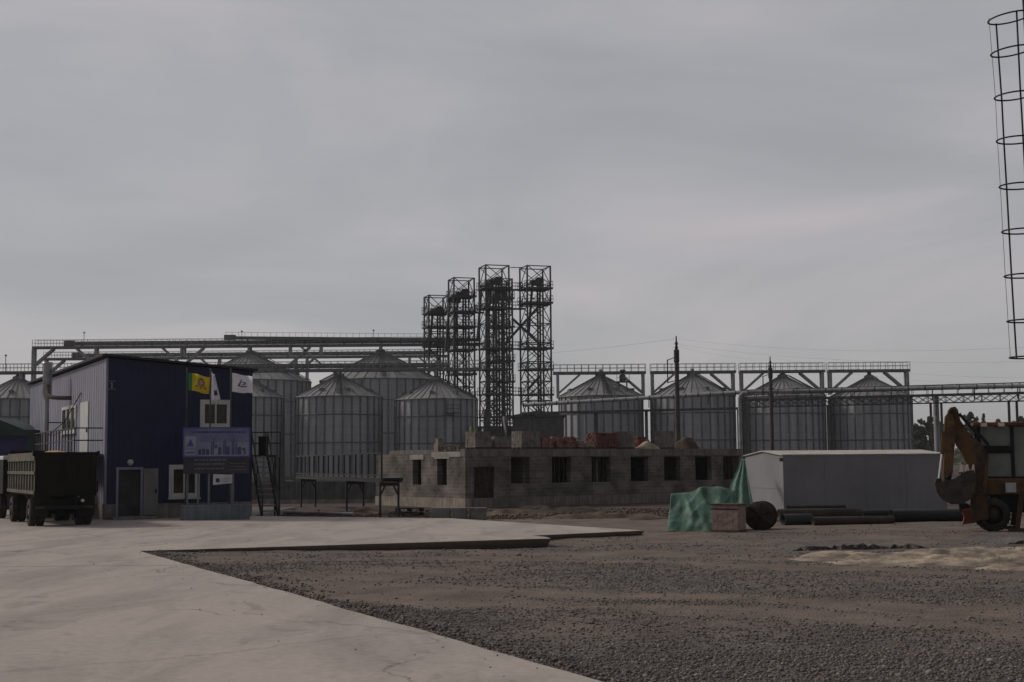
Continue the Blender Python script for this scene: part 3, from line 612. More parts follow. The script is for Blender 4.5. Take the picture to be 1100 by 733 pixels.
    n = MB(); n.bx(nx-0.018, nx+0.018, -0.056, -0.0505, nz-0.1, nz+0.1); n.bar((nx-0.055, -0.053, nz+0.055), (nx-0.012, -0.053, nz+0.095), 0.005, 0.026); n.bx(nx-0.05, nx+0.05, -0.056, -0.0505, nz-0.115, nz-0.1005)
    n.bx(nx-.15, nx+.15, -.056, -.0505, nz+.155, nz+.17); n.bx(nx-.15, nx+.15, -.056, -.0505, nz-.17, nz-.155); n.build('number', M['print_pale'], pt)
    # steel flue on the side wall with its elbow duct
    fy = hit(50.5, 430, (B[0]+dx[0]*-0.9, B[1]+dx[1]*-0.9), dy); zt = hit(50, 391, (B[0]+dx[0]*-0.9, B[1]+dx[1]*-0.9), dy)[1]
    c = MB(); c.tube([(-0.9, fy[0], -0.01), (-0.9, fy[0], zt-1.7)], 0.11, 14); c.tube([(-0.9, fy[0], zt-1.699), (-0.9, fy[0], zt-1.45), (-0.9, fy[0], zt)], [0.11, 0.21, 0.21], 16); c.lathe([(0.24, zt-.06), (0.24, zt+.04), (0.21, zt+.05)], 16, (-0.9, fy[0], 0)); c.build('flue', M['chimney'], root)
    z_ = zt-1.55; c = MB(); c.tube([(-0.9, fy[0]-.15, z_+0.5), (-0.9, fy[0]-.35, z_+0.1), (-0.8, fy[0]-0.6, z_-0.06), (-0.5, fy[0]-.95, z_-.1), (0.0, fy[0]-1.1, z_-0.1)], 0.10, 12); c.build('flue_elbow', M['brown'], root)
    for zz in (2.2, 4.2): br_ = MB(); br_.bar((-0.9, fy[0], zz), (0.0, fy[0], zz), 0.05); br_.build('bracket', M['dsteel'], root)
    # landing with railing along the side wall
    la, lz_ = hit(95, 487, (B[0]-dx[0]*1.2, B[1]-dx[1]*1.2), dy); lb = hit(37, 487, (B[0]-dx[0]*1.2, B[1]-dx[1]*1.2), dy)[0]; la = max(la, .3)
    d = MB(); d.bx(-1.2, -0.03, la, lb, lz_-0.12, lz_)
    for k in range(4): yy = la+(lb-la)*k/3; d.bar((-1.15, yy+(0.05 if k == 0 else -.05 if k == 3 else 0), 0), (-1.15, yy+(0.05 if k == 0 else -.05 if k == 3 else 0), lz_-.12), 0.1); 
    ld = d.build('landing', M['dsteel'], root)
    g = MB(); nps = 15
    for k in range(nps): yy = la+(lb-la)*k/(nps-1); g.bar((-1.17, yy, lz_), (-1.17, yy, lz_+1.05), 0.045)
    for zz in (0.55, 1.05): g.bar((-1.17, la, lz_+zz), (-1.17, lb, lz_+zz), 0.05); g.bar((-1.17, la, lz_+zz), (-0.06, la, lz_+zz), 0.05)
    g.build('railing', M['railing'], ld)
    # small service cables
    k_ = MB(); k_.tube([(-0.05, 5.5, hl-1.2), (-0.3, 8.2, hl-2.4), (-0.05, 14.5, hl-2.9)], 0.025, 6); k_.build('cable', M['dark_trim'], root)
    return root, B, dx, dy
blue, BB, BDX, BDY = blue_building()

# ------------------------------------------------------------------ signboard, flags
def signboard():
    ang = rad(10); p0 = G(232, 558.5); root = thing('signboard', 'large printed project board on posts before the navy wall, dark text under blue picture', 'signboard', (p0.x, p0.y-0.15, 0), ang)
    B = (root.location.x, root.location.y); d = (math.cos(ang), math.sin(ang))
    def rect(x0, y0, x1, y1): a = hit(x0, y0, B, d); c = hit(x1, y1, B, d); return min(a[0], c[0]), max(a[0], c[0]), min(a[1], c[1]), max(a[1], c[1])
    x0, x1, z0, z1 = rect(198, 460.5, 267.5, 490); b = MB(); b.bx(x0, x1, -0.03, 0.03, z0, z1); pn = b.build('picture_panel', M['sky_print'], root)
    fr = MB()
    for a in ((x0-.05, x1+.05, z1, z1+.05), (x0-.05, x1+.05, z0-.05, z0), (x0-.05, x0, z0, z1), (x1, x1+.05, z0, z1)): fr.bx(a[0], a[1], -0.045, 0.045, a[2], a[3])
    fr.build('frame', M['print_pale'] if 0 else M['board_blue'], pn)
    w, h = x1-x0, z1-z0
    b = MB()                                    # title line, skyline of silos and towers, ground strip
    x = x0+.12*w
    while x < x0+.93*w: l_ = R.uniform(.03, .09); b.bx(x, x+l_, -0.036, -0.0305, z1-.17*h, z1-.10*h); x += l_+.022
    b.build('title', M['print_dark'], pn)
    b = MB(); b.bx(x0+.2*w, x0+.995*w, -0.0335, -0.0302, z0+.02*h, z0+.5*h); b.build('printed_haze', M['print_haze'], pn)
    b = MB()
    for fx, ww, hh in ((.24, .05, .2), (.3, .05, .22), (.36, .05, .2), (.425, .02, .48), (.455, .02, .56), (.49, .03, .36), (.545, .05, .27), (.61, .02, .5), (.635, .02, .58), (.67, .06, .3), (.74, .02, .48), (.765, .02, .57), (.80, .02, .44), (.85, .06, .27), (.92, .05, .24)):
        b.bx(x0+fx*w-ww*w/2, x0+fx*w+ww*w/2, -0.035, -0.0305, z0+.05*h, z0+(.05+hh)*h)
    b.build('skyline', M['print_mid'], pn)
    b = MB(); b.bx(x0+.2*w, x0+.99*w, -0.0415, -0.0365, z0+.015*h, z0+.05*h); b.bx(x0+.46*w, x0+.52*w, -.0415, -.0365, z0+.06*h, z0+.28*h); b.bx(x0+.88*w, x0+.92*w, -.0415, -.0365, z0+.06*h, z0+.2*h); b.build('foreground_strip', M['print_pale'], pn)
    b = MB(); b.bx(x0+.015*w, x0+.18*w, -0.036, -0.0305, z0+.30*h, z0+.72*h); b.bx(x0+.015*w, x0+.18*w, -0.036, -0.0305, z0+.04*h, z0+.24*h); lg = b.build('logo_field', M['print_pale'], pn)
    b = MB(); b.add([(x0+.04*w, -.041, z0+.36*h), (x0+.155*w, -.041, z0+.36*h), (x0+.10*w, -.041, z0+.62*h), (x0+.04*w, -.037, z0+.36*h), (x0+.155*w, -.037, z0+.36*h), (x0+.10*w, -.037, z0+.62*h)], [[0, 1, 2], [5, 4, 3], [0, 3, 4, 1], [1, 4, 5, 2], [2, 5, 3, 0]])
    b.bx(x0+.03*w, x0+.165*w, -.041, -.037, z0+.12*h, z0+.16*h); b.build('logo', M['board_blue'], lg)
    x0, x1, z0, z1 = rect(197, 491.5, 267.5, 508.5); b = MB(); b.bx(x0, x1, -0.03, 0.03, z0, z1); tp = b.build('text_panel', M['board_dark'], root); w, h = x1-x0, z1-z0
    b = MB()
    for r_, fz in enumerate((.84, .58, .30)):
        x = x0+.17*w
        while x < x0+.62*w: l_ = R.uniform(.05, .16); b.bx(x, min(x+l_, x0+.66*w), -0.036, -0.0305, z0+fz*h-.025, z0+fz*h+.025); x += l_+.035
    for fz in (.6, .42, .24):
        x = x0+.72*w
        while x < x0+.94*w: l_ = R.uniform(.05, .12); b.bx(x, x+l_, -0.036, -0.0305, z0+fz*h-.014, z0+fz*h+.014); x += l_+.03
    b.build('text_lines', M['print_mid'] if 0 else M['plinth_blue'], tp)
    ptop = hit(232, 461, B, d)[1]
    for px in (201.5, 213, 224.5):
        xx = hit(px, 500, B, d)[0]; b = MB(); b.bx(xx-.04, xx+.04, 0.035, 0.115, 0.4, ptop-.1); b.build('post', M['plinth_blue'], root)
    xx = hit(250, 500, B, d)[0]; b = MB(); b.bx(xx-.06, xx+.06, 0.035, 0.155, 0.4, ptop-.1); b.build('post', M['plinth_blue'], root)
    # small white notice under it
    x0, x1, z0, z1 = rect(229, 509.5, 249.5, 521); b = MB(); b.add([(x0, -.06, z0), (x1, -.06, z0+.07), (x1, -.06, z1-.03), (x0, -.06, z1), (x0, -.03, z0), (x1, -.03, z0+.07), (x1, -.03, z1-.03), (x0, -.03, z1)], [[0, 1, 2, 3], [7, 6, 5, 4], [0, 4, 5, 1], [1, 5, 6, 2], [2, 6, 7, 3], [3, 7, 4, 0]])
    nt_ = b.build('notice', M['white_paint'], root); w, h = x1-x0, z1-z0
    b = MB(); b.bx(x0+.14*w, x0+.34*w, -.066, -.0605, z0+.25*h, z0+.62*h)
    for k in range(4): b.bar((x0+(.46+.12*k)*w, -.063, z0+.25*h), (x0+(.52+.12*k)*w, -.063, z0+.72*h), .004, .05)
    b.build('notice_print', M['print_dark'], nt_)
    b = MB(); b.bar((x0+.1, -.029, (z0+z1)/2), (x0+.1, .034, (z0+z1)/2), .05); b.bar((x1-.1, -.029, (z0+z1)/2), (x1-.1, .034, (z0+z1)/2), .05); b.bx(x0, x1, .035-.02, .034, (z0+z1)/2-.02, (z0+z1)/2+.02); b.build('bracket', M['dsteel'], nt_)
    bs = MB(); a0 = hit(194, 550, B, d)[0]; a1 = hit(268.5, 550, B, d)[0]; bs.bx(a0, a1, -0.14, 0.3, -0.02, 0.6); bs.build('base', M['plinth_blue'], root, bevel=.015)
    return root, B, d
sign, SB, SD = signboard()
def flags():
    ang = rad(10); D_ = (math.cos(ang), math.sin(ang)); ny = (-math.sin(ang), math.cos(ang))
    B = (SB[0]+ny[0]*0.45, SB[1]+ny[1]*0.45)
    def make(px, ytop, lab):
        x, zt = hit(px, ytop, B, D_); g = (B[0]+D_[0]*x, B[1]+D_[1]*x)
        t = thing('flagpole', lab, 'flagpole', (g[0], g[1], 0), ang, 'flagpoles by the project board'); b = MB(); b.tube([(0, 0, 0), (0, 0, zt)], [.04, .028], 10); b.build('pole', M['dsteel'], t)
        b = MB(); b.lathe([(0, zt+.05), (.045, zt), (0.03, zt-.05)], 10); b.build('finial', M['dsteel'], t)
        b = MB(); b.lathe([(.1, 0.0), (.1, .03), (.05, .05), (.042, .12)], 12); b.build('base', M['dsteel'], t); return t, x, zt
    def cloth(root_name, lab, x, quad, mname, ph, nx=22, nz=14, th=.012, amp=.07, stripe=None, z_off=0):
        """quad: four (x,z) board-plane corners: top hoist, top fly, bottom fly, bottom hoist"""
        o = thing(root_name, lab, 'flag', (B[0]+D_[0]*x, B[1]+D_[1]*x, quad[3][1]), ang)
        def pt(u, v):
            (ax, az), (bx_, bz), (cx, cz), (dx_, dz) = quad
            X = (ax*(1-u)+bx_*u)*(1-v) + (dx_*(1-u)+cx*u)*v; Z = (az*(1-u)+bz*u)*(1-v) + (dz*(1-u)+cz*u)*v
            Y = amp*math.sin(u*7.5+v*1.2+ph)*min(1, u*2.5) + .03*math.sin(v*6+ph)*u
            return Vector((X-x, Y-.0, Z-quad[3][1] + .04*math.sin(u*6+ph)*u - .05*u*u))
        def patch(name, m, u0, u1, parent, y=0., v0=0., v1=1., n=nx, k=nz):
            b = MB(); vs = []; fs = []
            for s in (0, 1):
                for j in range(k+1):
                    for i in range(n+1): q = pt(u0+(u1-u0)*i/n, v0+(v1-v0)*j/k); vs.append((q.x, q.y+y+(th if s else 0), q.z))
            w = (n+1)*(k+1)
            for j in range(k):
                for i in range(n): a = j*(n+1)+i; fs += [[a, a+1, a+n+2, a+n+1], [w+a, w+a+n+1, w+a+n+2, w+a+1]]
            for i in range(n): fs += [[i, w+i, w+i+1, i+1], [k*(n+1)+i, k*(n+1)+i+1, w+k*(n+1)+i+1, w+k*(n+1)+i]]
            for j in range(k): a = j*(n+1); fs += [[a, a+n+1, w+a+n+1, w+a], [a+n, w+a+n, w+a+n+n+1, a+n+n+1]]
            b.add(vs, fs, True); return b.build(name, m, parent)
        def mark(name, m, shape, parent):      # shape: list of (u0,u1,v0,v1) cells applied just in front of the cloth
            b = MB()
            for (u0, u1, v0, v1) in shape:
                n = 4; vs = []; fs = []
                for j in range(n+1):
                    for i in range(n+1): q = pt(u0+(u1-u0)*i/n, v0+(v1-v0)*j/n); vs.append((q.x, q.y-.008, q.z))
                w = len(vs); vs += [(p[0], p[1]+.006, p[2]) for p in vs]
                for j in range(n):
                    for i in range(n): a = j*(n+1)+i; fs += [[a, a+1, a+n+2, a+n+1], [w+a, w+a+n+1, w+a+n+2, w+a+1]]
                b.add(vs, fs, True)
            return b.build(name, m, parent)
        return o, patch, mark
    def qd(*pp): return [hit(a, c, B, D_) for a, c in pp]
    t, x, zt = make(201, 397, 'slim flagpole carrying the yellow and green flag')
    q = qd((201.6, 400.3), (225.5, 404), (224.5, 422), (201.6, 419.5))
    o, patch, mark = cloth('flag', 'yellow flag with a green band at the pole and a brown crest', x, q, 0, 0.4, amp=.13)
    g_ = patch('green_band', M['flag_g'], 0.02, .2, o, n=6); y_ = patch('yellow_field', M['flag_y'], .2, 1, o)
    mark('crest', M['emblem'], [(.54, .70, .16, .22), (.50, .74, .22, .30), (.47, .54, .30, .55), (.70, .77, .30, .55), (.50, .74, .55, .62), (.40, .50, .62, .70), (.74, .84, .62, .70), (.36, .46, .70, .76), (.78, .88, .70, .76), (.56, .68, .66, .74)], y_); mark('crest_centre', M['emblem_p'], [(.545, .695, .305, .545)], y_); mark('crest_centre', M['emblem_p'], [], y_) if 0 else None
    t, x, zt = make(226.3, 397, 'slim flagpole with a white flag hanging limp along it')
    q = qd((226.6, 399), (228, 399.6), (236.4, 425), (225.6, 431))
    o, patch, mark = cloth('flag', 'white flag hanging limp in a narrow fold', x, qd((226.6, 398.8), (230.5, 402), (237, 429), (225.4, 431)), 0, 1.7, amp=.10)
    f_ = patch('cloth', M['flag_w'], 0.02, 1, o); mark('blue_print', M['print_mid'], [(.45, .8, .62, .8)], f_)
    t, x, zt = make(248.2, 397, 'slim flagpole carrying the spread white flag')
    o, patch, mark = cloth('flag', 'white flag blown out flat with a dark blue emblem', x, qd((248.8, 400.5), (271.8, 404.5), (271.3, 422.5), (248.8, 421)), 0, 2.6, amp=.12)
    f_ = patch('cloth', M['flag_w'], 0.02, 1, o)
    mark('emblem', M['emblem_b'], [(.42, .47, .26, .38), (.38, .44, .38, .48), (.34, .41, .48, .58), (.30, .38, .58, .66), (.39, .55, .60, .66), (.48, .64, .38, .43), (.60, .67, .43, .50), (.50, .61, .50, .55), (.56, .72, .60, .65)], f_)
flags()

# ------------------------------------------------------------------ dump truck
def wheel(b_t, b_r, x, y, r, w, face):
    """tyre and rim meshes, axle along x, outer face towards face (+1/-1)"""
    prof = [(r*.56, -w/2), (r*.9, -w/2), (r*.98, -w*.36), (r, -w*.2), (r, w*.2), (r*.98, w*.36), (r*.9, w/2), (r*.56, w/2)]
    b_t.lathe(prof, 28, (x, y, r), 'x')
    for k in range(24):
        a = 2*math.pi*k/24; b_t.box((x, y+math.cos(a)*r, r+math.sin(a)*r), (w*.8, .05, .03), M=Matrix.Rotation(a+math.pi/2, 3, 'X'))
    b_r.lathe([(r*.56, -face*w*.46), (r*.5, -face*w*.1), (r*.5, face*w*.2), (r*.3, face*w*.25), (r*.28, face*w*.48), (r*.1, face*w*.52), (0, face*w*.52)], 20, (x, y, r), 'x')
def dump_truck():
    p = G(92, 565.0); ang = rad(27); dx = Vector((math.cos(ang), math.sin(ang), 0)); dy = Vector((-math.sin(ang), math.cos(ang), 0))
    # rear-left corner sits on pixel column 37
    B = (p.x, p.y); s = hit(37.5, 560, B, dx)[0]; w = 2.08; c = p + dx*(s+w/2)
    root = thing('dump_trailer', 'dark green dump trailer heaped with grain parked beside the pale side wall', 'trailer', (c.x, c.y, 0), ang)
    h0 = hit(37, 533, (B[0], B[1]), dx)[1]; h1 = hit(37, 486.5, B, dx)[1]; L_ = 7.3; hw = w/2
    b = MB(); b.bx(-hw, hw, 0.02, L_, h0, h0+.1)                            # floor and walls of the open box
    b.bx(-hw, -hw+.06, .08, L_-.06, h0+.1, h1); b.bx(hw-.06, hw, .08, L_-.06, h0+.1, h1); b.bx(-hw, hw, L_-.06, L_, h0+.1, h1+.15); b.build('dump_box', M['truck'], root)
    r_ = MB()                                                               # ribbed sides, the sunlight on them put into the pale olive
    for sx in (-1, 1):
        xx = sx*(hw+.03)
        for z in (h0+.12, (h0+h1)/2+.05, h1-.14): r_.box((xx, L_/2, z), (.07, L_-.1, .12 if z < h1-.3 else .3))
        for k in range(11): r_.box((xx-sx*.012, .12+k*(L_-.25)/10, (h0+h1)/2), (.03, .13, h1-h0-.1))
    r_.build('side_ribs', M['rib'], root)
    t = MB(); t.bx(-hw-.04, hw+.04, -.06, .018, h0-.02, h1+.02)
    for k in range(5): xx = -hw+.12+k*(w-.24)/4; t.bx(xx-.05, xx+.05, -.1, -.061, h0, h1-.05)
    for z in (h0+.08, h1-.12): t.bx(-hw, hw, -.095, -.061, z-.05, z+.05)
    t.build('tailgate', M['truck'], root)
    hg = MB(); hg.bx(hw+.045, hw+.13, -.12, .12, h1-.12, h1+.06); hg.bx(-hw-.13, -hw-.045, -.12, .12, h1-.12, h1+.06); hg.bx(hw+.05, hw+.1, -.1, -.04, h0+.1, h0+.5); hg.build('hinge', M['truck'], root)
    ch = MB(); 
    for xx in (-.42, .42): ch.bx(xx-.06, xx+.06, .3, 7.2, .72, 1.0)
    for yy in (.35, 2.6, 4.6): ch.bx(-.36, .36, yy, yy+.12, .72, .98)
    for yy in (1.2, 5.9): ch.tube([(-.9, yy, .5), (.9, yy, .5)], .09, 10); ch.lathe([(0, -.2), (.16, -.15), (.2, 0), (.16, .15), (0, .2)], 14, (0, yy, .5), 'x')
    ch.bx(-.5, .5, .5, L_-.4, 1.001, h0-.002)
    ch.build('chassis', M['tred'], root)
    bp = MB(); bp.bx(-hw+.05, hw-.05, .12, .24, .62, .74); bp.bx(-.48, -.36, .24, .36, .6, .98); bp.bx(.36, .48, .24, .36, .6, .98); bp.build('rear_bumper', M['tred'], root)
    for xx in (-.85, .85): l = MB(); l.bx(xx-.16, xx+.16, .07, .118, .64, .73); l.build('tail_light', M['rust_d'], root)
    l = MB(); l.lathe([(0, .02), (.06, .03), (.06, .1)], 12, (.62, 0, .92), 'y'); l.build('reflector', M['tooth'], root)
    for yy in (1.2, 5.9):
        for sx in (-1, 1):
            for xo in (.70, .98):
                a = MB(); c_ = MB(); wheel(a, c_, sx*xo, yy, .5, .26, sx); wt = a.build('wheel', M['tyre'], root); c_.build('rim', M['rib'] if xo > .9 else M['tred'], wt)
    for sx in (-1, 1): mf = MB(); mf.bx(sx*.56, sx*1.1, .3, .34, .35, 1.08); mf.build('mudflap', M['tred'], root)
    db = MB(); db.bar((0, 7.2, .8), (0, 8.5, .75), .12); db.build('drawbar', M['tred'], root)
    # the lorry that pulls it, almost wholly past the picture edge
    q = c + dy*8.5; tr = thing('tow_lorry', 'dark lorry with a white topped body in front of the grain trailer', 'lorry', (q.x, q.y, 0), ang)
    for xx in (-.42, .42): ch = MB(); ch.bx(xx-.06, xx+.06, 0, 6.8, .72, 1.0); ch.build('frame_rail', M['tred'], tr)
    bx_ = MB(); bx_.bx(-1.1, 1.1, .1, 4.2, 1.05, 2.45); bx_.build('load_box', M['truck'], tr); bx_ = MB(); bx_.bx(-1.12, 1.12, .08, 4.22, 2.451, 2.62); bx_.build('cover', M['white_paint'], tr, bevel=.04)
    cb = MB(); cb.bx(-1.1, 1.1, 4.6, 6.7, .9, 1.6); cb.prism([(4.6, 1.601), (6.68, 1.601), (6.5, 2.6), (4.7, 2.65)], 2.1, Matrix(((0, 0, 1, -1.05), (1, 0, 0, 0), (0, 1, 0, 0), (0, 0, 0, 1)))); cab = cb.build('cab', M['truck'], tr, bevel=.04)
    g = MB(); g.bx(-1.08, -1.055, 5.0, 6.1, 1.8, 2.4); g.build('cab_window', M['glass'], cab)
    for yy in (1.6, 5.7):
        for sx in (-1, 1): a = MB(); c_ = MB(); wheel(a, c_, sx*.93, yy, .5, .3, sx); wt = a.build('wheel', M['tyre'], tr); c_.build('rim', M['rib'], wt)
    # grain heap lying in the box
    b = MB(); n = 26; vs = []; fs = []
    for j in range(n+1):
        for i in range(15):
            u, v = -1+2*i/14, j/n; x = u*(hw-.07); y = .06 + v*(L_-.15); z = h1-.16 + .27*math.exp(-(u/.62)**2)*math.exp(-((v-.35)/.42)**2) + .035*noise.noise((x*2, y*2, 1)); vs.append((x, y, z))
    w_ = len(vs); vs += [(x, y, h0+.1) for x, y, z in vs]
    for j in range(n):
        for i in range(14): a = j*15+i; fs += [[a, a+1, a+16, a+15], [w_+a, w_+a+15, w_+a+16, w_+a+1]]
    for j in range(n): fs += [[j*15, j*15+15, w_+j*15+15, w_+j*15], [j*15+14, w_+j*15+14, w_+j*15+29, j*15+29]]
    for i in range(14): fs += [[i, w_+i, w_+i+1, i+1], [n*15+i, n*15+i+1, w_+n*15+i+1, w_+n*15+i]]
    b.add(vs, fs, True); o = b.build('grain_heap', M['grain']); T = Matrix.Translation(root.location) @ Matrix.Rotation(ang, 4, 'Z'); o.location = root.location; o.rotation_euler = (0, 0, ang); tag(o, 'heap of tan grain loaded in the dark green dump box', 'grain')
dump_truck()
# green roofed shelter behind the truck
def shelter():
    Y = 72; p = P(38, 470, Y); q = P(-30, 470, Y); zt = P(20, 462, Y).z; zp = P(8, 449, Y).z
    root = thing('shelter', 'green framed shelter with dark pitched roof and blue side curtain behind the truck', 'shelter', ((p.x+q.x)/2, Y, -.24)); w = p.x-q.x; dz = .24
    for sx in (-1, 1):
        for yy in (0, 3): b = MB(); b.bx(sx*(w/2-.2)-.17, sx*(w/2-.2)+.17, yy-.1, yy+.1, 0, zt+dz-.3); b.build('post', M['canopy'], root)
    b = MB(); b.bx(-w/2, w/2, -.16, .16, zt+dz-.3, zt+dz); b.bx(-w/2, w/2, 2.84, 3.16, zt+dz-.3, zt+dz); b.bx(w/2-.3, w/2, .161, 2.839, zt+dz-.3, zt+dz); b.build('beam', M['canopy'], root)
    b = MB(); b.prism([(-w/2-.1, zt+dz+.002), (w/2-.5, zt+dz+.002), (-w/2+1.2, zp+dz), (-w/2-.1, zp+dz)], 3.3, Matrix(((1, 0, 0, 0), (0, 0, 1, -.15), (0, 1, 0, 0), (0, 0, 0, 1)))); b.build('roof', M['canopy'], root)
    for yy in (.05, 3.0): b = MB(); b.bx(-w/2+.2, w/2-.42, yy, yy+.05, .2, zt+dz-.29); b.build('curtain', M['bluetarp'], root)
shelter()

# ------------------------------------------------------------------ unfinished block building
def block_building():
    ang = rad(36.4); dx = (math.cos(ang), math.sin(ang)); dy = (-math.sin(ang), math.cos(ang)); z0 = -.25
    c = G(500, 545.3, -.2); B = (c.x, c.y); L_ = hit(796.8, 500, B, dx)[0]; D_len = hit(403.5, 515, B, dy)[0]
    def rc(d, x0, y0, x1, y1): a = hit(x0, y0, B, d); e = hit(x1, y1, B, d); return [min(a[0], e[0]), max(a[0], e[0]), min(a[1], e[1]), max(a[1], e[1])]
    zt = hit(500, 481, B, dx)[1]; zt -= .05
    root = thing('block_building', 'unfinished single storey grey block building with open window holes and a flat slab roof', 'building', (c.x, c.y, 0), ang); T = .4
    cols = [(549, 569), (593, 613), (635.5, 656), (677.5, 696.5), (713.5, 731), (747, 764.5), (777, 794)]
    wz0 = hit(560, 519.5, B, dx)[1]; wz1 = hit(560, 491.3, B, dx)[1]
    wins = [(hit(a, 505, B, dx)[0], hit(e, 505, B, dx)[0], wz0, wz1) for a, e in cols]; dr = rc(dx, 509, 501.5, 531, 537)
    band0 = zt-.42
    b = wall(MB(), L_, .28, band0, T, wins + [tuple(dr)]); b.build('front_wall', M['brick'], root)
    b = MB(); b.bx(-.03, T, -.031, D_len, z0, .279); b.build('footing', M['foot'], root); b = MB(); b.bx(T+.002, L_+.02, -.03, T, z0, .279); b.build('front_footing', M['band'], root)
    b = MB(); b.bx(-.015, L_+.015, -.02, T, band0+.001, zt-.02); b.build('ring_beam', M['band'], root)
    # gable-side wall: lower at the far end
    w1 = rc(dy, 443.3, 494, 452.5, 521); w2 = rc(dy, 469.5, 493, 480, 520.5); zs = hit(410, 488.5, B, dy)[1]; w2[2] = w1[2]; 
    s = MB(); ops = [(w1[0]-T, w1[1]-T, w1[2], w1[3]), (w2[0]-T, w2[1]-T, w2[2], w2[3])]
    wall(s, D_len-T-.002, .28, zs, .38, ops); place(s, Matrix(((0, 1, 0, 0), (1, 0, 0, T+.002), (0, 0, 1, 0), (0, 0, 0, 1))))
    st = hit(467, 486, B, dy)[0]; s.bx(0, .38, T+.002, st, zs+.001, zt-.45); s.build('end_wall', M['brick'], root)
    bb = MB(); bb.bx(-.03, .6, T+.001, st+.3, zt-.44, zt-.16); bb.build('end_beam', M['pale'], root)
    for w in (w1, w2):
        l = MB(); l.bx(-.03, .385, w[0]-.28, w[1]+.28, w[3]+.003, w[3]+.27); l.build('lintel', M['pale'], root)
    # rest of the shell: rear wall, far end, cross walls
    b = MB(); b.bx(0, L_, D_len-.38, D_len, z0, zs); b.bx(L_-.38, L_, T+.002, D_len-.39, z0, zt-.45); 
    for xx in (4.2, 9.5, 14.6): b.bx(xx, xx+.2, T+.01, D_len-.4, z0, zt-.46)
    b.bx(.4, L_-.4, 4.6, 4.8, z0+.3, zt-.47); b.build('inner_wall', M['black'] if 0 else M['brick'], root)
    b = MB(); b.bx(.4, L_-.4, T+.01, D_len-.4, z0, 0.0); b.build('floor_slab', M['dirt'], root)
    sl_ = MB(); sl_.bx(0.62, L_, .401, D_len-.5, zt-.3, zt-.02); sl_.build('roof_slab', M['band'], root)
    d_ = MB(); x0, x1 = dr[0], dr[1]; n = 7
    for k in range(n): a = x0+(x1-x0)*k/n; d_.bx(a+.006, a+(x1-x0)/n-.006, .12, .16, dr[2]+.02, dr[3]-.01)
    for z in (dr[2]+.3, dr[3]-.3): d_.bx(x0+.02, x1-.02, .161, .2, z-.07, z+.07)
    d_.build('door', M['dtimber'], root)
    for i, w in enumerate(wins):                        # rough timber props left in the openings
        if i in (1, 2, 6):
            f = MB(); nn = 4
            for k in range(1, nn): xx = w[0]+(w[1]-w[0])*k/nn; f.bx(xx-.035, xx+.035, .2, .26, w[2]+.003, w[3]-.003)
            f.build('window_boards', M['dtimber'], root)
    # formwork planks and loose blocks over the end wall
    f = MB()
    for k in range(3): f.bx(.05+.18*k, .2+.18*k, .5, st+.1, zt-.155+.09*k*0, zt-.09)
    for k in range(6): yy = .7+k*(st-.9)/5; f.bx(.06, .12, yy-.05, yy+.05, zt-.088, zt+.12)
    f.bx(.04, .14, .5, st+.1, zt+.121, zt+.2); f.build('formwork', M['timber'], root)
    bl = MB(); yb = hit(468, 480, B, dy)[0]; bl.bx(.02, .42, yb-.2, yb+.22, zt-.158, zt+.32); bl.bx(.06, .4, yb-.15, yb+.12, zt+.321, zt+.6); bl.build('loose_block', M['foot'], root)
    return root, B, dx, dy, zt-.02, ang
blk, KB, KDX, KDY, KZ, KANG = block_building()

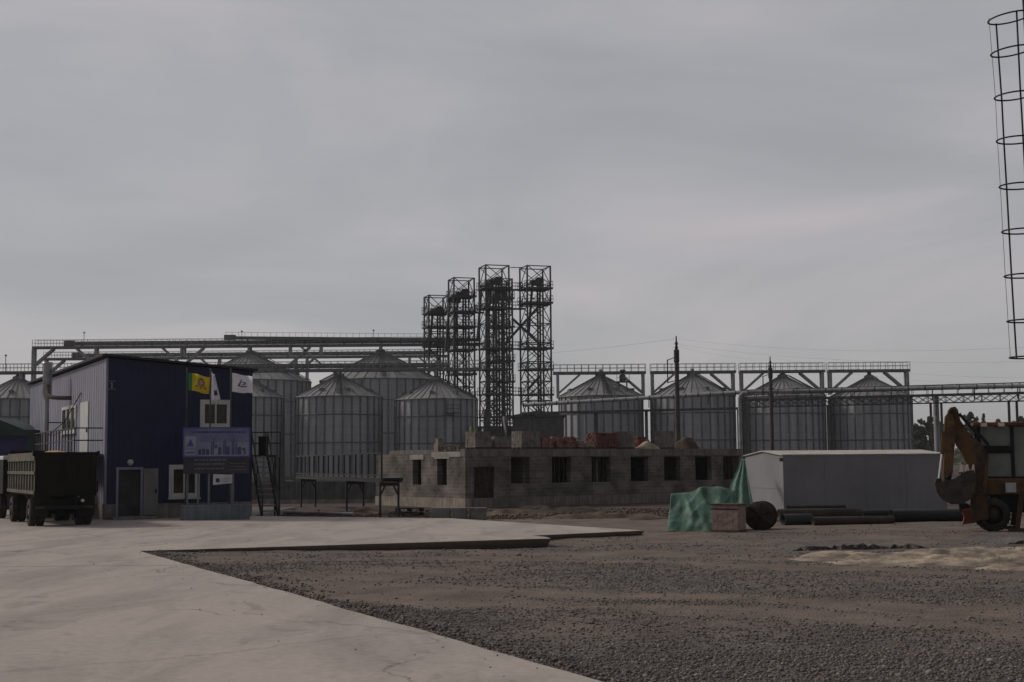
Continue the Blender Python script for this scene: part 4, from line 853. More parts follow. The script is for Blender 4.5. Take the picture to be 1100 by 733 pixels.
def roof_loads():
    def at(px, back): # point on the roof line 'back' metres behind the front face
        B = (KB[0]+KDY[0]*back, KB[1]+KDY[1]*back); s = hit(px, 480, B, KDX)[0]; return B[0]+KDX[0]*s, B[1]+KDX[1]*s, s, B
    def stack(px0, px1, pyt, m, lab, grp, back=1.1, rz=0., bw=.4, bh=.2, bd=.2, jit=.012, miss=0., name='block_stack', cat='block stack', pallet=True, top=None):
        x, y, s, B = at((px0+px1)/2, back); w = abs(hit(px1, 480, B, KDX)[0]-hit(px0, 480, B, KDX)[0])*.93; h = hit((px0+px1)/2, pyt, B, KDX)[1]-KZ
        c_, s_ = math.cos(-rz), math.sin(-rz)
        t = thing(name, lab, cat, (x, y, KZ), KANG+rz, grp); dpt = min(.95, w); z = 0
        if rz: w = w/(abs(math.cos(rz))+abs(math.sin(rz))*.9); dpt = w*.9
        if pallet:
            b = MB()
            for yy in (-dpt*.4, 0, dpt*.4): b.bx(-w/2, w/2, yy-.05, yy+.05, 0, .07)
            for k in range(5): xx = -w/2+.06+k*(w-.12)/4; b.bx(xx-.05, xx+.05, -dpt/2, dpt/2, .0705, .095)
            b.build('pallet', M['timber'], t); z = .096
        b = MB(); nx = max(1, round(w/bw)); ny = max(1, round(dpt/bd)); nz = max(1, round((h-z)/bh)); ex, ey, ez = w/nx, dpt/ny, (h-z)/nz
        for k in range(nz):
            for i in range(nx):
                for j in range(ny):
                    if k >= nz-2 and R.random() < miss*(1 if k == nz-1 else .35): continue
                    b.box((-w/2+(i+.5)*ex+R.uniform(-jit, jit), -dpt/2+(j+.5)*ey+R.uniform(-jit, jit), z+(k+.5)*ez), (ex*.965, ey*.965, ez*.97), R.uniform(-jit, jit)*2)
        b.build('bricks' if bh < .15 else 'blocks', m, t); return t
    G1 = 'stacks of grey blocks on the slab roof'; G2 = 'stacks of red bricks on the slab roof'
    A = rad(-58)
    stack(504.5, 523, 463.8, M['greyblock'], 'grey block stack above the boarded door, with bright bottles standing on it', G1, .9)
    stack(525.5, 545, 469, M['greyblock'], 'lower grey block stack, second from the corner over the boarded door', G1, 1.0)
    stack(554, 576.5, 463.5, M['greyblock'], 'tall grey block stack between the low grey stack and the first red bricks', G1, 1.0)
    kw = dict(bw=.25, bh=.075, bd=.12, name='brick_stack', cat='brick stack', jit=.035)
    stack(577, 591, 470.5, M['pinkred'], 'dull red brick stack touching the tall grey block stack', G2, 1.1, miss=.5, **kw)
    stack(592.5, 615, 469.3, M['pinkred'], 'wide blotchy pink and red brick stack, second of the red ones', G2, 1.0, miss=.4, **kw)
    stack(616, 634, 474.3, M['pinkbrick'], 'lowest brick stack, pale and broken, only a few courses high', G2, .9, miss=.5, **kw)
    stack(634, 659, 465.3, M['redbrick'], 'tallest red brick stack with a ragged uneven top', G2, 1.4, miss=.6, **kw)
    stack(660.5, 681.5, 463.8, M['greyblock'], 'grey block stack turned corner on, between two red brick stacks', G1, 1.3, rz=rad(-50))
    stack(681, 691, 469.5, M['redbrick'], 'narrow red brick stack behind the corner of the grey blocks', G2, 1.9, miss=.3, **kw)
    stack(703, 724.5, 463.3, M['greyblock'], 'grey block stack beside the sand pile, nearest the concrete pole', G1, 1.2, rz=rad(-48))
    def heap(px0, px1, pyt, m, nm, lab, cat, back, seed):
        pyt += 3.2
        x, y, s, B = at((px0+px1)/2, back); w = abs(hit(px1, 480, B, KDX)[0]-hit(px0, 480, B, KDX)[0]); h = hit((px0+px1)/2, pyt, B, KDX)[1]-KZ
        o = mound(nm, m, 0, 0, w*.62, w*.42, h, 0, seed, 0.1-.095, 36, 1.5, None, .55); o.location = (x, y, KZ); tag(o, lab, cat); return o
    heap(686, 704, 473, M['sand'], 'sand_pile', 'low tan sand pile spilling against the grey block stack on the roof', 'sand pile', .9, 21)
    heap(690, 704, 469.5, M['greyt'], 'sheeted_heap', 'small grey sheeted heap behind the low sand pile on the roof', 'heap', 1.9, 22)
    heap(725, 746, 468.5, M['tan_dirt'], 'sand_pile', 'taller brown sand pile alone at the pole end of the roof', 'sand pile', 1.2, 23)
    # bottles on the first stack
    for px, yt, m, lab, dz in ((505.3, 456.5, 'yellow', 'yellow plastic bottle standing on the first grey block stack', 0), (511.8, 460, 'greenp', 'green plastic bottle standing on the first grey block stack', 0), (518.3, 460, 'white_paint', 'white plastic bottle standing on the first grey block stack', 0)):
        x, y, s, B = at(px+.4, .75); z = hit(514, 463.8, (KB[0]+KDY[0]*.9, KB[1]+KDY[1]*.9), KDX)[1]; h = max(.22, hit(px, yt, B, KDX)[1]-z)
        b = MB(); h *= .8; b.lathe([(0, 0), (.045, 0), (.05, .02), (.05, h*.62), (.02, h*.82), (.022, h), (0, h)], 12); o = b.build('bottle', M[m]); o.location = (x, y, z-.003); tag(o, lab, 'bottle')
roof_loads()

# ------------------------------------------------------------------ silos
def silo_proto(r, he, hp, label, nst=30, group='grain silos'):
    t = thing('grain_silo', label, 'silo', (0, 0, 0), 0, group)
    b = MB(); n = 60; prof = [(r, 0.6)]; b.lathe([(r, .6), (r, he)], n); b.build('wall', M['silo'], t)
    b = MB()
    for k in range(nst):
        a = 2*math.pi*(k+.5)/nst; b.box(((r+.07)*math.cos(a), (r+.07)*math.sin(a), (he+.6)/2), (.16, .21, he-.7), a)
    b.build('stiffeners', M['silo_rib'], t)
    b = MB(); b.lathe([(r+.02, .45*he), (r+.13, .45*he+.01), (r+.13, .45*he+.14), (r+.02, .45*he+.15)], n); b.lathe([(r+.02, .78*he), (r+.13, .78*he+.01), (r+.13, .78*he+.14), (r+.02, .78*he+.15)], n); b.build('wind_rings', M['silo_rib'], t)
    b = MB(); b.lathe([(r+.3, -.3), (r+.3, .58), (r-.2, .6)], n); b.build('foundation', M['plinth'], t)
    b = MB(); b.lathe([(r+.25, he-.06), (r+.22, he+.03), (.75, hp-.35)], 72, smooth=False); rf = b.build('roof', M['silo_roof'], t)
    b = MB()
    for k in range(36):
        a = 2*math.pi*k/36; ca, sa = math.cos(a), math.sin(a); b.bar(((r+.2)*ca, (r+.2)*sa, he+.08), (.8*ca, .8*sa, hp-.3), .09, .1)
    b.build('roof_ribs', M['silo_rib'], rf)
    b = MB(); b.lathe([(.8, hp-.4), (.8, hp), (.5, hp+.15), (.3, hp+.3), (.3, hp+.8), (0, hp+.8)], 20); b.build('cap', M['silo_rib'], rf)
    for k in range(8):
        a = 2*math.pi*(k+.5)/8; rr = r*.78; z = he+(hp-.35-he)*(1-rr/r)*1.0; v = MB(); v.box((rr*math.cos(a), rr*math.sin(a), z+.2), (.7, .5, .5), a); v.box((rr*math.cos(a), rr*math.sin(a), z+.48), (.85, .65, .06), a); v.build('vent', M['silo_rib'], rf)
    # roof ladder and hatch
    b = MB()
    for o_ in (-.42, .42): b.bar((.9, o_, hp-.05), (r+.1, o_, he+.35), .1)
    for k in range(22): u = k/21; b.bar((.9+(r-.8)*u, -.42, hp-.08-(hp-he-.42)*u), (.9+(r-.8)*u, .42, hp-.08-(hp-he-.42)*u), .07)
    place(b, Matrix.Rotation(rad(-82), 4, 'Z')); b.build('roof_ladder', M['dsteel'], rf)
    return t
def eave(px, py, Y): return P(px, py, Y).z
YF, YR, YBk = 205.0, 215.0, 240.0
sz = .1433
front = silo_proto(6.28, eave(364, 427.3, YF)+.25, eave(364, 402.5, YF)+.25, 'galvanised silo with a dark shaded flank between the office and the tall silo pair')
def put(o, px, Y, label, s=1., rz=0.): p = P(px, 480, Y); o.location = (p.x, Y, -.25); o.rotation_euler = (0, 0, rz); o.scale = (s, s, s); o['label'] = label; return o
put(front, 364, YF, 'galvanised silo rising behind the railed platform, middle of its row')
put(copy_tree(front), 468.5, YF, 'galvanised silo at the foot of the lattice towers, behind the block building end wall', .96, 1.1)
put(copy_tree(front), 258, YF, 'galvanised silo half hidden behind the navy office corner', 1, 2.0)
put(copy_tree(front), 18, YF, 'galvanised silo standing past the pale end of the office above the green shelter', 1., 2.9)
for i, (px, s, lab) in enumerate(((646, 1.02, 'galvanised silo next to the lattice towers, first of the row of four'), (745, 1.02, 'galvanised silo behind the tall concrete pole, second of the row of four'), (842.5, 1.0, 'galvanised silo behind the short pole, third of the row of four'), (936, .985, 'galvanised silo at the open end of the row of four, beside the trees'))):
    put(copy_tree(front), px, YR+ (0), lab, s, 0.7*i)
big = silo_proto(10.3, eave(409, 410, YBk)+.25, eave(409, 376.5, YBk)+.25, 'x', 44)
put(big, 409, YBk, 'larger galvanised silo behind and above the front pair, nearer the towers')
put(copy_tree(big), 268, YBk, 'larger galvanised silo in the back row, its cone above the navy roof', 1, 1.4)
def ladder_gear():
    # small square inspection hatch and stair on the silo by the towers
    p = P(490, 435, YF-6.6); t = thing('silo_hatch_platform', 'small dark inspection platform hung high on the silo by the towers', 'platform', (p.x-.5, YF-6.2, p.z-1.2))
    b = MB(); b.bx(-.9, .9, -.9, .6, 0, .1); b.build('deck', M['dsteel'], t)
    b = MB(); 
    for x in (-.88, 0, .88): b.bar((x, -.87, .1), (x, -.87, 1.2), .06)
    b.bar((-.9, -.87, 1.2), (.9, -.87, 1.2), .06); b.bar((-.9, -.87, .65), (.9, -.87, .65), .06); b.build('railing', M['dsteel'], t)
    b = MB(); b.bx(-.7, .0, .2, .5, .1, 1.8); b.build('hatch', M['steel'], t)
ladder_gear()
def roof_gear():
    p = P(669, 411, YR-3.4); t = thing('roof_machine', 'small dark machine on a railed stand on the cone of the first row silo', 'machine', (p.x, YR-3.4, p.z-.6))
    b = MB()
    for x in (-.6, .6):
        for y in (-.5, .5): b.bar((x, y, -.9 if y < 0 else 0), (x, y, .6), .12)
    b.bx(-1.0, 1.0, -.8, .8, .6, .75); b.build('stand', M['dsteel'], t)
    b = MB(); b.bx(-.5, .4, -.4, .4, .751, 1.7); b.lathe([(.3, 1.701), (.3, 2.3), (.45, 2.31), (.45, 2.5), (0, 2.6)], 14); b.build('housing', M['dsteel'], t)
    b = MB()
    for x in (-.95, 0, .95): b.bar((x, -.77, .75), (x, -.77, 1.85), .06)
    for z in (1.3, 1.85): b.bar((-.95, -.77, z), (.95, -.77, z), .06)
    b.build('railing', M['steel'], t)
roof_gear()

# ------------------------------------------------------------------ conveyor galleries over the silos
def gallery(name, label, px0, px1, Y, ydeck, legs=(), group='overhead conveyor galleries', casing=None, zoff=0., legbot=None, braces=True, Y1=None, rail_from=None):
    a = P(px0, ydeck, Y); Yb = Y if Y1 is None else Y1; c = P(px1, ydeck, Yb); zd = P((px0+px1)/2, ydeck, (Y+Yb)/2).z if zoff == 0 else zoff
    L_ = math.hypot(c.x-a.x, c.y-a.y); rz = math.atan2(c.y-a.y, c.x-a.x)
    t = thing(name, label, 'conveyor', (a.x, a.y, 0), rz, group)
    b = MB(); b.bx(0, L_, -.75, .75, zd-.12, zd)
    for yy in (-.7, .7): b.bx(0, L_, yy-.06, yy+.06, zd-.42, zd-.121)
    n = max(2, int(L_/2))
    for k in range(n+1): x = min(max(.06, L_*k/n), L_-.06); b.bx(x-.05, x+.05, -.63, .63, zd-.36, zd-.125)
    b.build('deck', M['gsteel'], t)
    b = MB(); n = max(2, int(L_/1.05))
    for yy in (-.72, .72):
        for k in range(n+1): x = min(max(.04, L_*k/n), L_-.04); b.bx(x-.035, x+.035, yy-.03, yy+.03, zd, zd+1.1)
        for z in (.55, 1.1): b.bx(.0, L_, yy-.025, yy+.025, zd+z-.03, zd+z+.03)
    b.build('railing', M['steel'], t)
    if casing:
        b = MB(); x0, x1 = casing[0]*L_, casing[1]*L_; b.bx(x0, x1, -.35, .35, zd+.12, zd+.8); b.bx(x0-.02, x0+1.6, -.5, .5, zd+.1, zd+1.0); n = int((x1-x0)/3)
        for k in range(n+1): x = x0+(x1-x0)*k/n; b.bx(x-.05, x+.05, -.39, .39, zd+.001, zd+.85)
        b.build('trough', M['gsteel'], t)
    for (px, ybot, br) in legs:
        q = P(px, ydeck, Y); x = max(.15, min(L_-.15, (q.x-a.x)*math.cos(rz)+(Y-a.y)*math.sin(rz) if Y1 is None else L_*(px-px0)/(px1-px0))); zb = P(px, ybot, Y).z if ybot else -.25
        l = MB()
        for yy in (-.55, .55): l.bar((x, yy, zb), (x, yy, zd-.43), .42)
        l.bar((x, -.55, zd-.55), (x, .55, zd-.55), .2)
        for k in range(int((zd-zb)/2.2)): z = zb+1+k*2.2; l.bar((x, -.55, z), (x, .55, min(z+1.4, zd-.5)), .1)
        if br:
            for yy in (-.55, .55): l.bar((x, yy, zd-3.4), (x+br*3.4, yy, zd-.45), .3)
        l.build('leg', M['steel'], t)
    return t
ZR = P(790, 398.3, YR).z
for i, (a, c, lab) in enumerate(((594, 693.5, 'railed conveyor span over the silo next to the lattice towers'), (698.5, 790, 'railed conveyor span over the silo behind the tall pole'), (794, 885.5, 'railed conveyor span over the silo behind the short pole'), (889, 976.5, 'railed conveyor span over the end silo, open end above the trees'))):
    gallery('conveyor_span', lab, a, c, YR, 398.3+ (0), legs=((a+5 if i == 0 else a+2, 428 - i*1.3, 1), (c-3, 428-i*1.3, -1)), zoff=ZR)
ZF = P(364, 396.5, YF).z
gallery('conveyor_gallery', 'dark conveyor gallery running low along the front silo tops, ending at the towers', -14, 517, YF, 396.5, legs=((24, 427, 0), (364, 404, 0), (468, 404, 0), (258, 404, 0), (164, None, 1)), casing=(.2, .93), zoff=ZF)
ZB = P(300, 370.5, YBk).z
gallery('conveyor_gallery', 'topmost dark conveyor gallery above the big silo cones, skyline against the clouds', 36, 516, YBk, 370.5, legs=((36, None, 1), (104, 384, -1), (268, 378, 0), (409, 378, 0), (196, 384, -1), (198, 384, 1), (345, 384, -1), (312, 384, 1)), casing=(.07, .97), zoff=ZB)
ZC = P(300, 383, 262).z
gallery('conveyor_gallery', 'hindmost dark conveyor gallery just under the topmost one', 48, 482, 262, 383, legs=((50, None, 1), (130, 396, 1), (236, 396, -1), (330, None, 0), (318, None, 1), (440, None, -1), (470, 396, -1)), casing=(.07, .97), zoff=ZC)
def upper_run():
    a = P(243, 363.2, YBk-1.2); c = P(516, 370.0, YBk-1.2); t = thing('drag_conveyor', 'enclosed drag conveyor sloping gently down along the topmost gallery', 'conveyor', (a.x, a.y, ZB+.005)); z0 = 0
    L_ = c.x-a.x; za, zc = a.z-ZB, .45
    b = MB(); b.bar((0, 0, za), (L_, 0, zc), .6, .55); b.bx(-.3, 1.6, -.45, .45, za-.35, za+.5); b.build('casing', M['gsteel'], t)
    b = MB(); n = 14
    for k in range(n): x = .4+(L_-1)*k/(n-1); z = za+(zc-za)*x/L_-.28; b.bar((x, .45, 0), (x, .0, max(.05, z)), .12)
    b.build('stand', M['dsteel'], t)
    b = MB(); n = 40
    for k in range(n+1): x = L_*k/n; z = za+(zc-za)*x/L_; b.bar((x, -.35, z), (x, -.35, z+.95), .05)
    b.bar((0, -.35, za+.95), (L_, -.35, zc+.95), .05); b.build('railing', M['steel'], t)
upper_run()
for px, Y, z, lab in ((89, YBk, ZB, 'thin aerial rod on the outer stretch of the topmost gallery'), (259, YBk, ZB, 'thin aerial rod on the topmost gallery over the navy roof'), (401, YBk, ZB, 'thin aerial rod on the topmost gallery near the towers'), (5, YF, ZF, 'thin aerial rod on the low gallery past the office')):
    p = P(px, 380, Y); b = MB(); b.bx(-.04, .04, -.04, .04, 0, 2.6); b.box((0, 0, 2.4), (.3, .06, .22)); o = b.build('aerial', M['dsteel']); o.location = (p.x, Y+.5, z); tag(o, lab, 'aerial')

# ------------------------------------------------------------------ lattice elevator towers
def tower(px0, px1, ytop, Y, label, plats, rot=-.30, seed=0):
    a, c = P(px0, 480, Y), P(px1, 480, Y); wv = c.x-a.x; w = wv/(math.cos(rot)+abs(math.sin(rot))); h = P((px0+px1)/2, ytop, Y).z+.25
    t = thing('elevator_tower', label, 'tower', ((a.x+c.x)/2, Y, -.25), -rot, 'bucket elevator towers'); q = w/2
    cs = [(-q, -q), (q, -q), (q, q), (-q, q)]; rr = random.Random(seed)
    b = MB()
    for x, y in cs: b.bar((x, y, 0), (x, y, h), .24)
    b.build('legs', M['tsteel'], t)
    n = max(4, round(h/3.1))
    for k in range(1, n+1):
        z = h*k/n - .08; b = MB()
        for i in range(4): p, r = cs[i], cs[(i+1) % 4]; b.bar((p[0], p[1], z), (r[0], r[1], z), .15)
        b.build('girt', M['tsteel'], t)
    b = MB()
    for k in range(n):
        za, zb = h*k/n, h*(k+1)/n
        for i in range(4):
            p, r = cs[i], cs[(i+1) % 4]; b.bar((p[0], p[1], za), (r[0], r[1], zb), .11)
            if (k+i) % 2 == 0 or i == 0: b.bar((r[0], r[1], za), (p[0], p[1], zb), .11)
    b.build('braces', M['tsteel'], t)
    for yp in plats:
        z = P((px0+px1)/2, yp, Y).z+.25; d = MB(); d.bx(-q-.35, q+.35, -q-.35, q+.35, z-.18, z); d.bx(-q-.3, q+.3, -q-.42, -q-.351, z-.3, z+.05); pl = d.build('platform', M['tsteel'], t)
        g = MB(); e = q+.33
        for u in np.linspace(-e, e, 6):
            for (x, y) in ((u, -e), (u, e), (-e, u), (e, u)): g.bx(x-.03, x+.03, y-.03, y+.03, z, z+1.1)
        for zz in (z+.55, z+1.1):
            for i in range(4): p, r = [(-e, -e), (e, -e), (e, e), (-e, e)][i], [(e, -e), (e, e), (-e, e), (-e, -e)][i]; g.bar((p[0], p[1], zz), (r[0], r[1], zz), .05)
        g.build('railing', M['tsteel'], pl)
    for j, (ex, ey) in enumerate(((.12*w, -.1*w), (-.22*w, .2*w))[:1 + seed % 2 + (seed > 2)]):
        hz = h-2.2-.9*j; e = MB(); e.bx(ex-.33, ex-.09, ey-.16, ey+.16, .0, hz-1); e.bx(ex+.09, ex+.33, ey-.16, ey+.16, .0, hz-1)
        for k in range(int(hz/2.4)): e.bx(ex-.38, ex+.38, ey-.2, ey+.2, 1+k*2.4, 1.12+k*2.4)
        e.build('elevator_leg', M['tsteel'], t)
        e = MB(); e.prism([(-.75, 0), (.75, 0), (.8, .9), (.45, 1.35), (-.3, 1.4), (-.75, .9)], .9, Matrix(((1, 0, 0, ex), (0, 0, 1, ey-.45), (0, 1, 0, hz-1), (0, 0, 0, 1)))); e.bx(ex-1.5, ex-.76, ey-.3, ey+.3, hz-.8, hz-.1); hd = e.build('elevator_head', M['tsteel'], t)
        e = MB(); e.tube([(ex-1.1, ey, hz-.8), (ex-1.2, ey, hz-2), (ex-1.9, ey-.3, hz-9)], .22, 8); e.build('spout', M['tsteel'], hd)
    # zigzag ladder run on one face
    b = MB(); z = 1.0; k = 0
    while z < h*.8-2.4: b.bar((-q*.6 if k % 2 else q*.6, q-.2, z), (q*.6 if k % 2 else -q*.6, q-.2, z+2.4), .5, .1); z += 2.4; k += 1
    b.build('stairs', M['tsteel'], t)
    return t
YT = 232
tower(455.6, 482, 318.3, YT+8, 'shortest steel lattice tower, outermost of the cluster over the silos', (336.5, 351.5, 372), seed=2)
tower(482.2, 510.5, 299.6, YT+4, 'second shortest steel lattice tower, between the short one and the tall pair', (319, 335.5, 351.5, 376, 402, 428), seed=3)
tower(524.5, 551.5, 300.3, YT+14, 'steel lattice tower standing behind the tall dark one', (321, 351.5, 388, 410), seed=3)
tower(515.6, 548, 286.3, YT, 'tall dark steel lattice tower nearest the silos, crowded with machinery', (310, 331.5, 374.5, 397, 423.5, 448), seed=5)
tower(560, 592.8, 287, YT, 'tall open steel lattice tower at the outer edge, single elevator leg inside', (310.5, 326, 374.5, 397, 424), seed=0)
def bridges():
    G_ = 'walkways between the lattice towers'
    for px0, px1, y, lab in ((547, 561, 311, 'highest railed walkway joining the two tall towers'), (547, 561, 331.5, 'second walkway down between the two tall towers'), (547, 561, 374.5, 'walkway joining the two tall towers just over the galleries'), (547, 561, 424, 'lowest walkway between the two tall towers'), (509.5, 516.5, 335.5, 'short walkway from the second tower to the tall dark tower')):
        a, c = P(px0, y, YT), P(px1, y, YT); t = thing('tower_walkway', lab, 'walkway', (a.x, YT, a.z), 0, G_); L_ = c.x-a.x
        b = MB(); b.bx(-.6, L_+.6, -.6, .6, -.2, 0); b.build('deck', M['tsteel'], t); b = MB()
        for yy in (-.55, .55):
            for k in range(5): x = L_*k/4; b.bx(x-.03, x+.03, yy-.03, yy+.03, 0, 1.1)
            for z in (.55, 1.1): b.bx(0, L_, yy-.03, yy+.03, z-.03, z+.03)
        b.build('railing', M['tsteel'], t)
    o = P(548, 400, YT); x = thing('tower_bracing', 'large crossed steel struts tying the two tall towers together', 'bracing', (o.x, YT-1.6, o.z))
    for p, q in (((550, 342), (581, 371)), ((541, 371), (580, 328)), ((548, 287.5), (561, 287.5)), ((548, 351.5), (561, 351.5)), ((566, 420), (580, 404))):
        b = MB(); b.bar(P(p[0], p[1], YT-1.6), P(q[0], q[1], YT-1.6), .4 if abs(p[1]-q[1]) > 5 else .12); b.build('strut', M['tsteel'], x, world=True)
bridges()
def dryer():
    a, c = P(551, 480, 190), P(606, 480, 190); zt = P(578, 446, 190).z; w = c.x-a.x
    t = thing('intake_building', 'dark ribbed intake building at the foot of the towers behind the roof stacks', 'building', ((a.x+c.x)/2, 190, -.25))
    b = MB(); b.bx(-w/2, w/2, 0, 7, 0, zt)
    for k in range(15): x = -w/2+.1+k*(w-.2)/14; b.bx(x-.06, x+.06, -.07, -.001, .1, zt-.05)
    b.build('wall', M['greyt'], t); b = MB(); b.prism([(-w/2-.3, zt+.002), (w/2+.3, zt+.002), (w/2+.3, zt+.2), (0, zt+.9), (-w/2-.3, zt+.2)], 7.6, Matrix(((1, 0, 0, 0), (0, 0, 1, -.3), (0, 1, 0, 0), (0, 0, 0, 1)))); b.build('roof', M['dsteel'], t)
    a, c = P(513, 480, 197), P(552, 480, 197); zt = P(532, 456, 197).z; w = c.x-a.x
    t = thing('grain_dryer', 'dark grain dryer block at the foot of the tall dark tower', 'machine', ((a.x+c.x)/2, 197, -.25))
    b = MB(); b.bx(-w/2, w/2, 0, 5, 1.2, zt)
    for k in range(7): z = 1.6+k*(zt-2)/6; b.bx(-w/2-.1, w/2+.1, -.12, -.001, z-.12, z+.12)
    b.build('casing', M['tsteel'], t)
    for x in (-w/2+.3, w/2-.3):
        for y in (.3, 4.7): l = MB(); l.bx(x-.15, x+.15, y-.15, y+.15, 0, 1.2); l.build('leg', M['tsteel'], t)
    b = MB(); b.tube([(-w/4, 2.5, zt), (-w/4, 2.5, zt+2.5)], .5, 14); b.tube([(w/4, 1.5, zt), (w/4, .5, zt+1.2), (w/3, -.5, zt-2), (w/3, -.5, 2)], .35, 12); b.build('duct', M['dsteel'], t)
dryer()

# ------------------------------------------------------------------ nearer trussed gallery crossing in front of the silos
def cross_gallery():
    def seg(px0, Y0, px1, Y1, yd0, lab, truss, posts, nm='conveyor_gallery'):
        a = P(px0, yd0, Y0); c = P(px1, yd0, Y1); z = P((px0+px1)/2, yd0, (Y0+Y1)/2).z; L_ = math.hypot(c.x-a.x, c.y-a.y); rz = math.atan2(c.y-a.y, c.x-a.x)
        t = thing(nm, lab, 'conveyor', (a.x, a.y, -.25), rz, 'overhead conveyor galleries'); z += .25
        b = MB(); b.bx(0, L_, -.6, .6, z-.25, z); b.build('deck', M['dsteel'], t)
        b = MB(); n = int(L_/1.6)
        for yy in ((-.57, .57) if truss else ()):
            for k in range(n+1): x = min(L_-.03, max(.03, L_*k/n)); b.bx(x-.03, x+.03, yy-.03, yy+.03, z, z+1.0)
            for zz in (.5, 1.0): b.bx(0, L_, yy-.025, yy+.025, z+zz-.03, z+zz+.03)
        if truss: b.build('railing', M['dsteel'], t)
        if truss:
            b = MB(); n = int(L_/.95)
            for yy in (-.55, .55):
                b.bx(0, L_, yy-.05, yy+.05, z-1.05, z-.95)
                for k in range(n):
                    x0, x1 = L_*k/n, L_*(k+1)/n; b.bar((x0, yy, z-.95 if k % 2 else z-.26), (x1, yy, z-.26 if k % 2 else z-.95), .06); b.bar((x0, yy, z-.26 if k % 2 else z-.95), (x1, yy, z-.95 if k % 2 else z-.26), .05)
                    if k % 2 == 0: b.bar((x0+.05, yy, z-.95), (x0+.05, yy, z-.25), .07)
            b.build('truss', M['dsteel'], t)
        for px, w in posts:
            x = L_*(px-px0)/(px1-px0); x = min(L_-.2, max(.2, hitx(px, a, rz)))
            l = MB()
            for yy in (-.22, .22): l.bar((x, yy, 0), (x, yy, z-(1.06 if truss else .26)), w)
            for k in range(3): zz = 1.2+k*2.4; l.bar((x, -.22, zz), (x, .22, zz+1.2), .09)
            l.build('leg', M['dsteel'], t)
        return t
    def hitx(px, a, rz): return hit(px, 430, (a.x, a.y), (math.cos(rz), math.sin(rz)))[0]
    seg(562, 177, 795.5, 166, 440.5, 'lower dark walkway gallery passing in front of the first two silos of the row', False, ((570, .25), (640, .25), (797, .3), (694, .2)))
    seg(797, 165, 1165, 150, 424.3, 'trussed railed gallery passing in front of the last silos and above the trees', True, ((801, .2), (889, .2), (999.5, .2), (1011, .2), (1083.5, .24), (1092, .24)))
    # pale round conveyor tube carried over both
    a, m_, c = P(562, 435.3, 176.5), P(810, 420.8, 164), P(1165, 413.5, 149.5)
    t = thing('tube_conveyor', 'long pale tube conveyor rising across the silo fronts beside the walkway', 'conveyor', (a.x, a.y, 0), 0, 'overhead conveyor galleries'); b = MB(); b.tube([a, m_, c], .24, 14); b.build('tube', M['steel'], t, world=True)
    for k in range(40):
        b = MB(); u = k/39; p = a.lerp(m_, u*2) if u < .5 else m_.lerp(c, u*2-1); b.lathe([(.2, -.05), (.3, -.05), (.3, .05), (.2, .05)], 14, (p.x, p.y, p.z), 'x'); b.build('flange', M['dsteel'], t, world=True)
    for k in range(16):
        u = (k+.5)/16; p = a.lerp(m_, u*2) if u < .5 else m_.lerp(c, u*2-1); l = MB(); l.bar((p.x, p.y+.0, p.z-.2), (p.x, p.y+.2, p.z-1.35 if u > .5 else p.z-1.2), .1); l.build('bracket', M['dsteel'], t, world=True)
    p = P(793, 424, 164.5); e = P(793, 424, 163.6); t = thing('downpipe', 'pale bent pipe dropping between the second and third silo of the row', 'pipe', (p.x, 163.6, -.25)); b = MB(); z = p.z+.25
    b.tube([(0, 0, 0), (0, 0, z-.6), (0.05, 0, z-.2), (.4, 0, z+.1), (.9, .2, z+.1)], .22, 12); b.build('pipe_run', M['steel'], t)
    p = P(1005.3, 430, 158); b = MB(); b.tube([(0, 0, 0), (0, 0, P(1005, 424, 158).z+.25)], .33, 16); b.lathe([(.6, 0), (.6, .3), (.34, .31)], 16); o = b.build('column', M['steel']); o.location = (p.x, 158, -.25); tag(o, 'thick grey round column between the thin gallery legs', 'column')
cross_gallery()

# low precast wall at the silo yard and pale pipe on the ground
def yard_bits():
    Y = 88; a, c = P(262, 520, Y), P(404, 520, Y); zt = P(330, 517.5, Y).z; L_ = c.x-a.x
    t = thing('low_wall', 'low grey precast wall at the foot of the silos behind the railed platform', 'wall', (a.x, Y, -.25)); b = MB(); n = 4
    for k in range(n): b.bx(L_*k/n+.01, L_*(k+1)/n-.01, 0, .18, 0, zt+.25)
    b.build('panel', M['wall_low'], t); b = MB(); b.bx(0, L_, -.12, .3, 0, .22); b.build('footing', M['foot'], t)
    a, c = G(273, 549.5, -.13), G(380, 552.2, -.13); b = MB(); d = c-a; b.tube([a, c], .085, 12); o = b.build('pale_pipe', M['pale'], None, origin=((a.x+c.x)/2, (a.y+c.y)/2, -.22)); tag(o, 'long pale pipe lying on the dirt under the stairs and platform', 'pipe')
yard_bits()

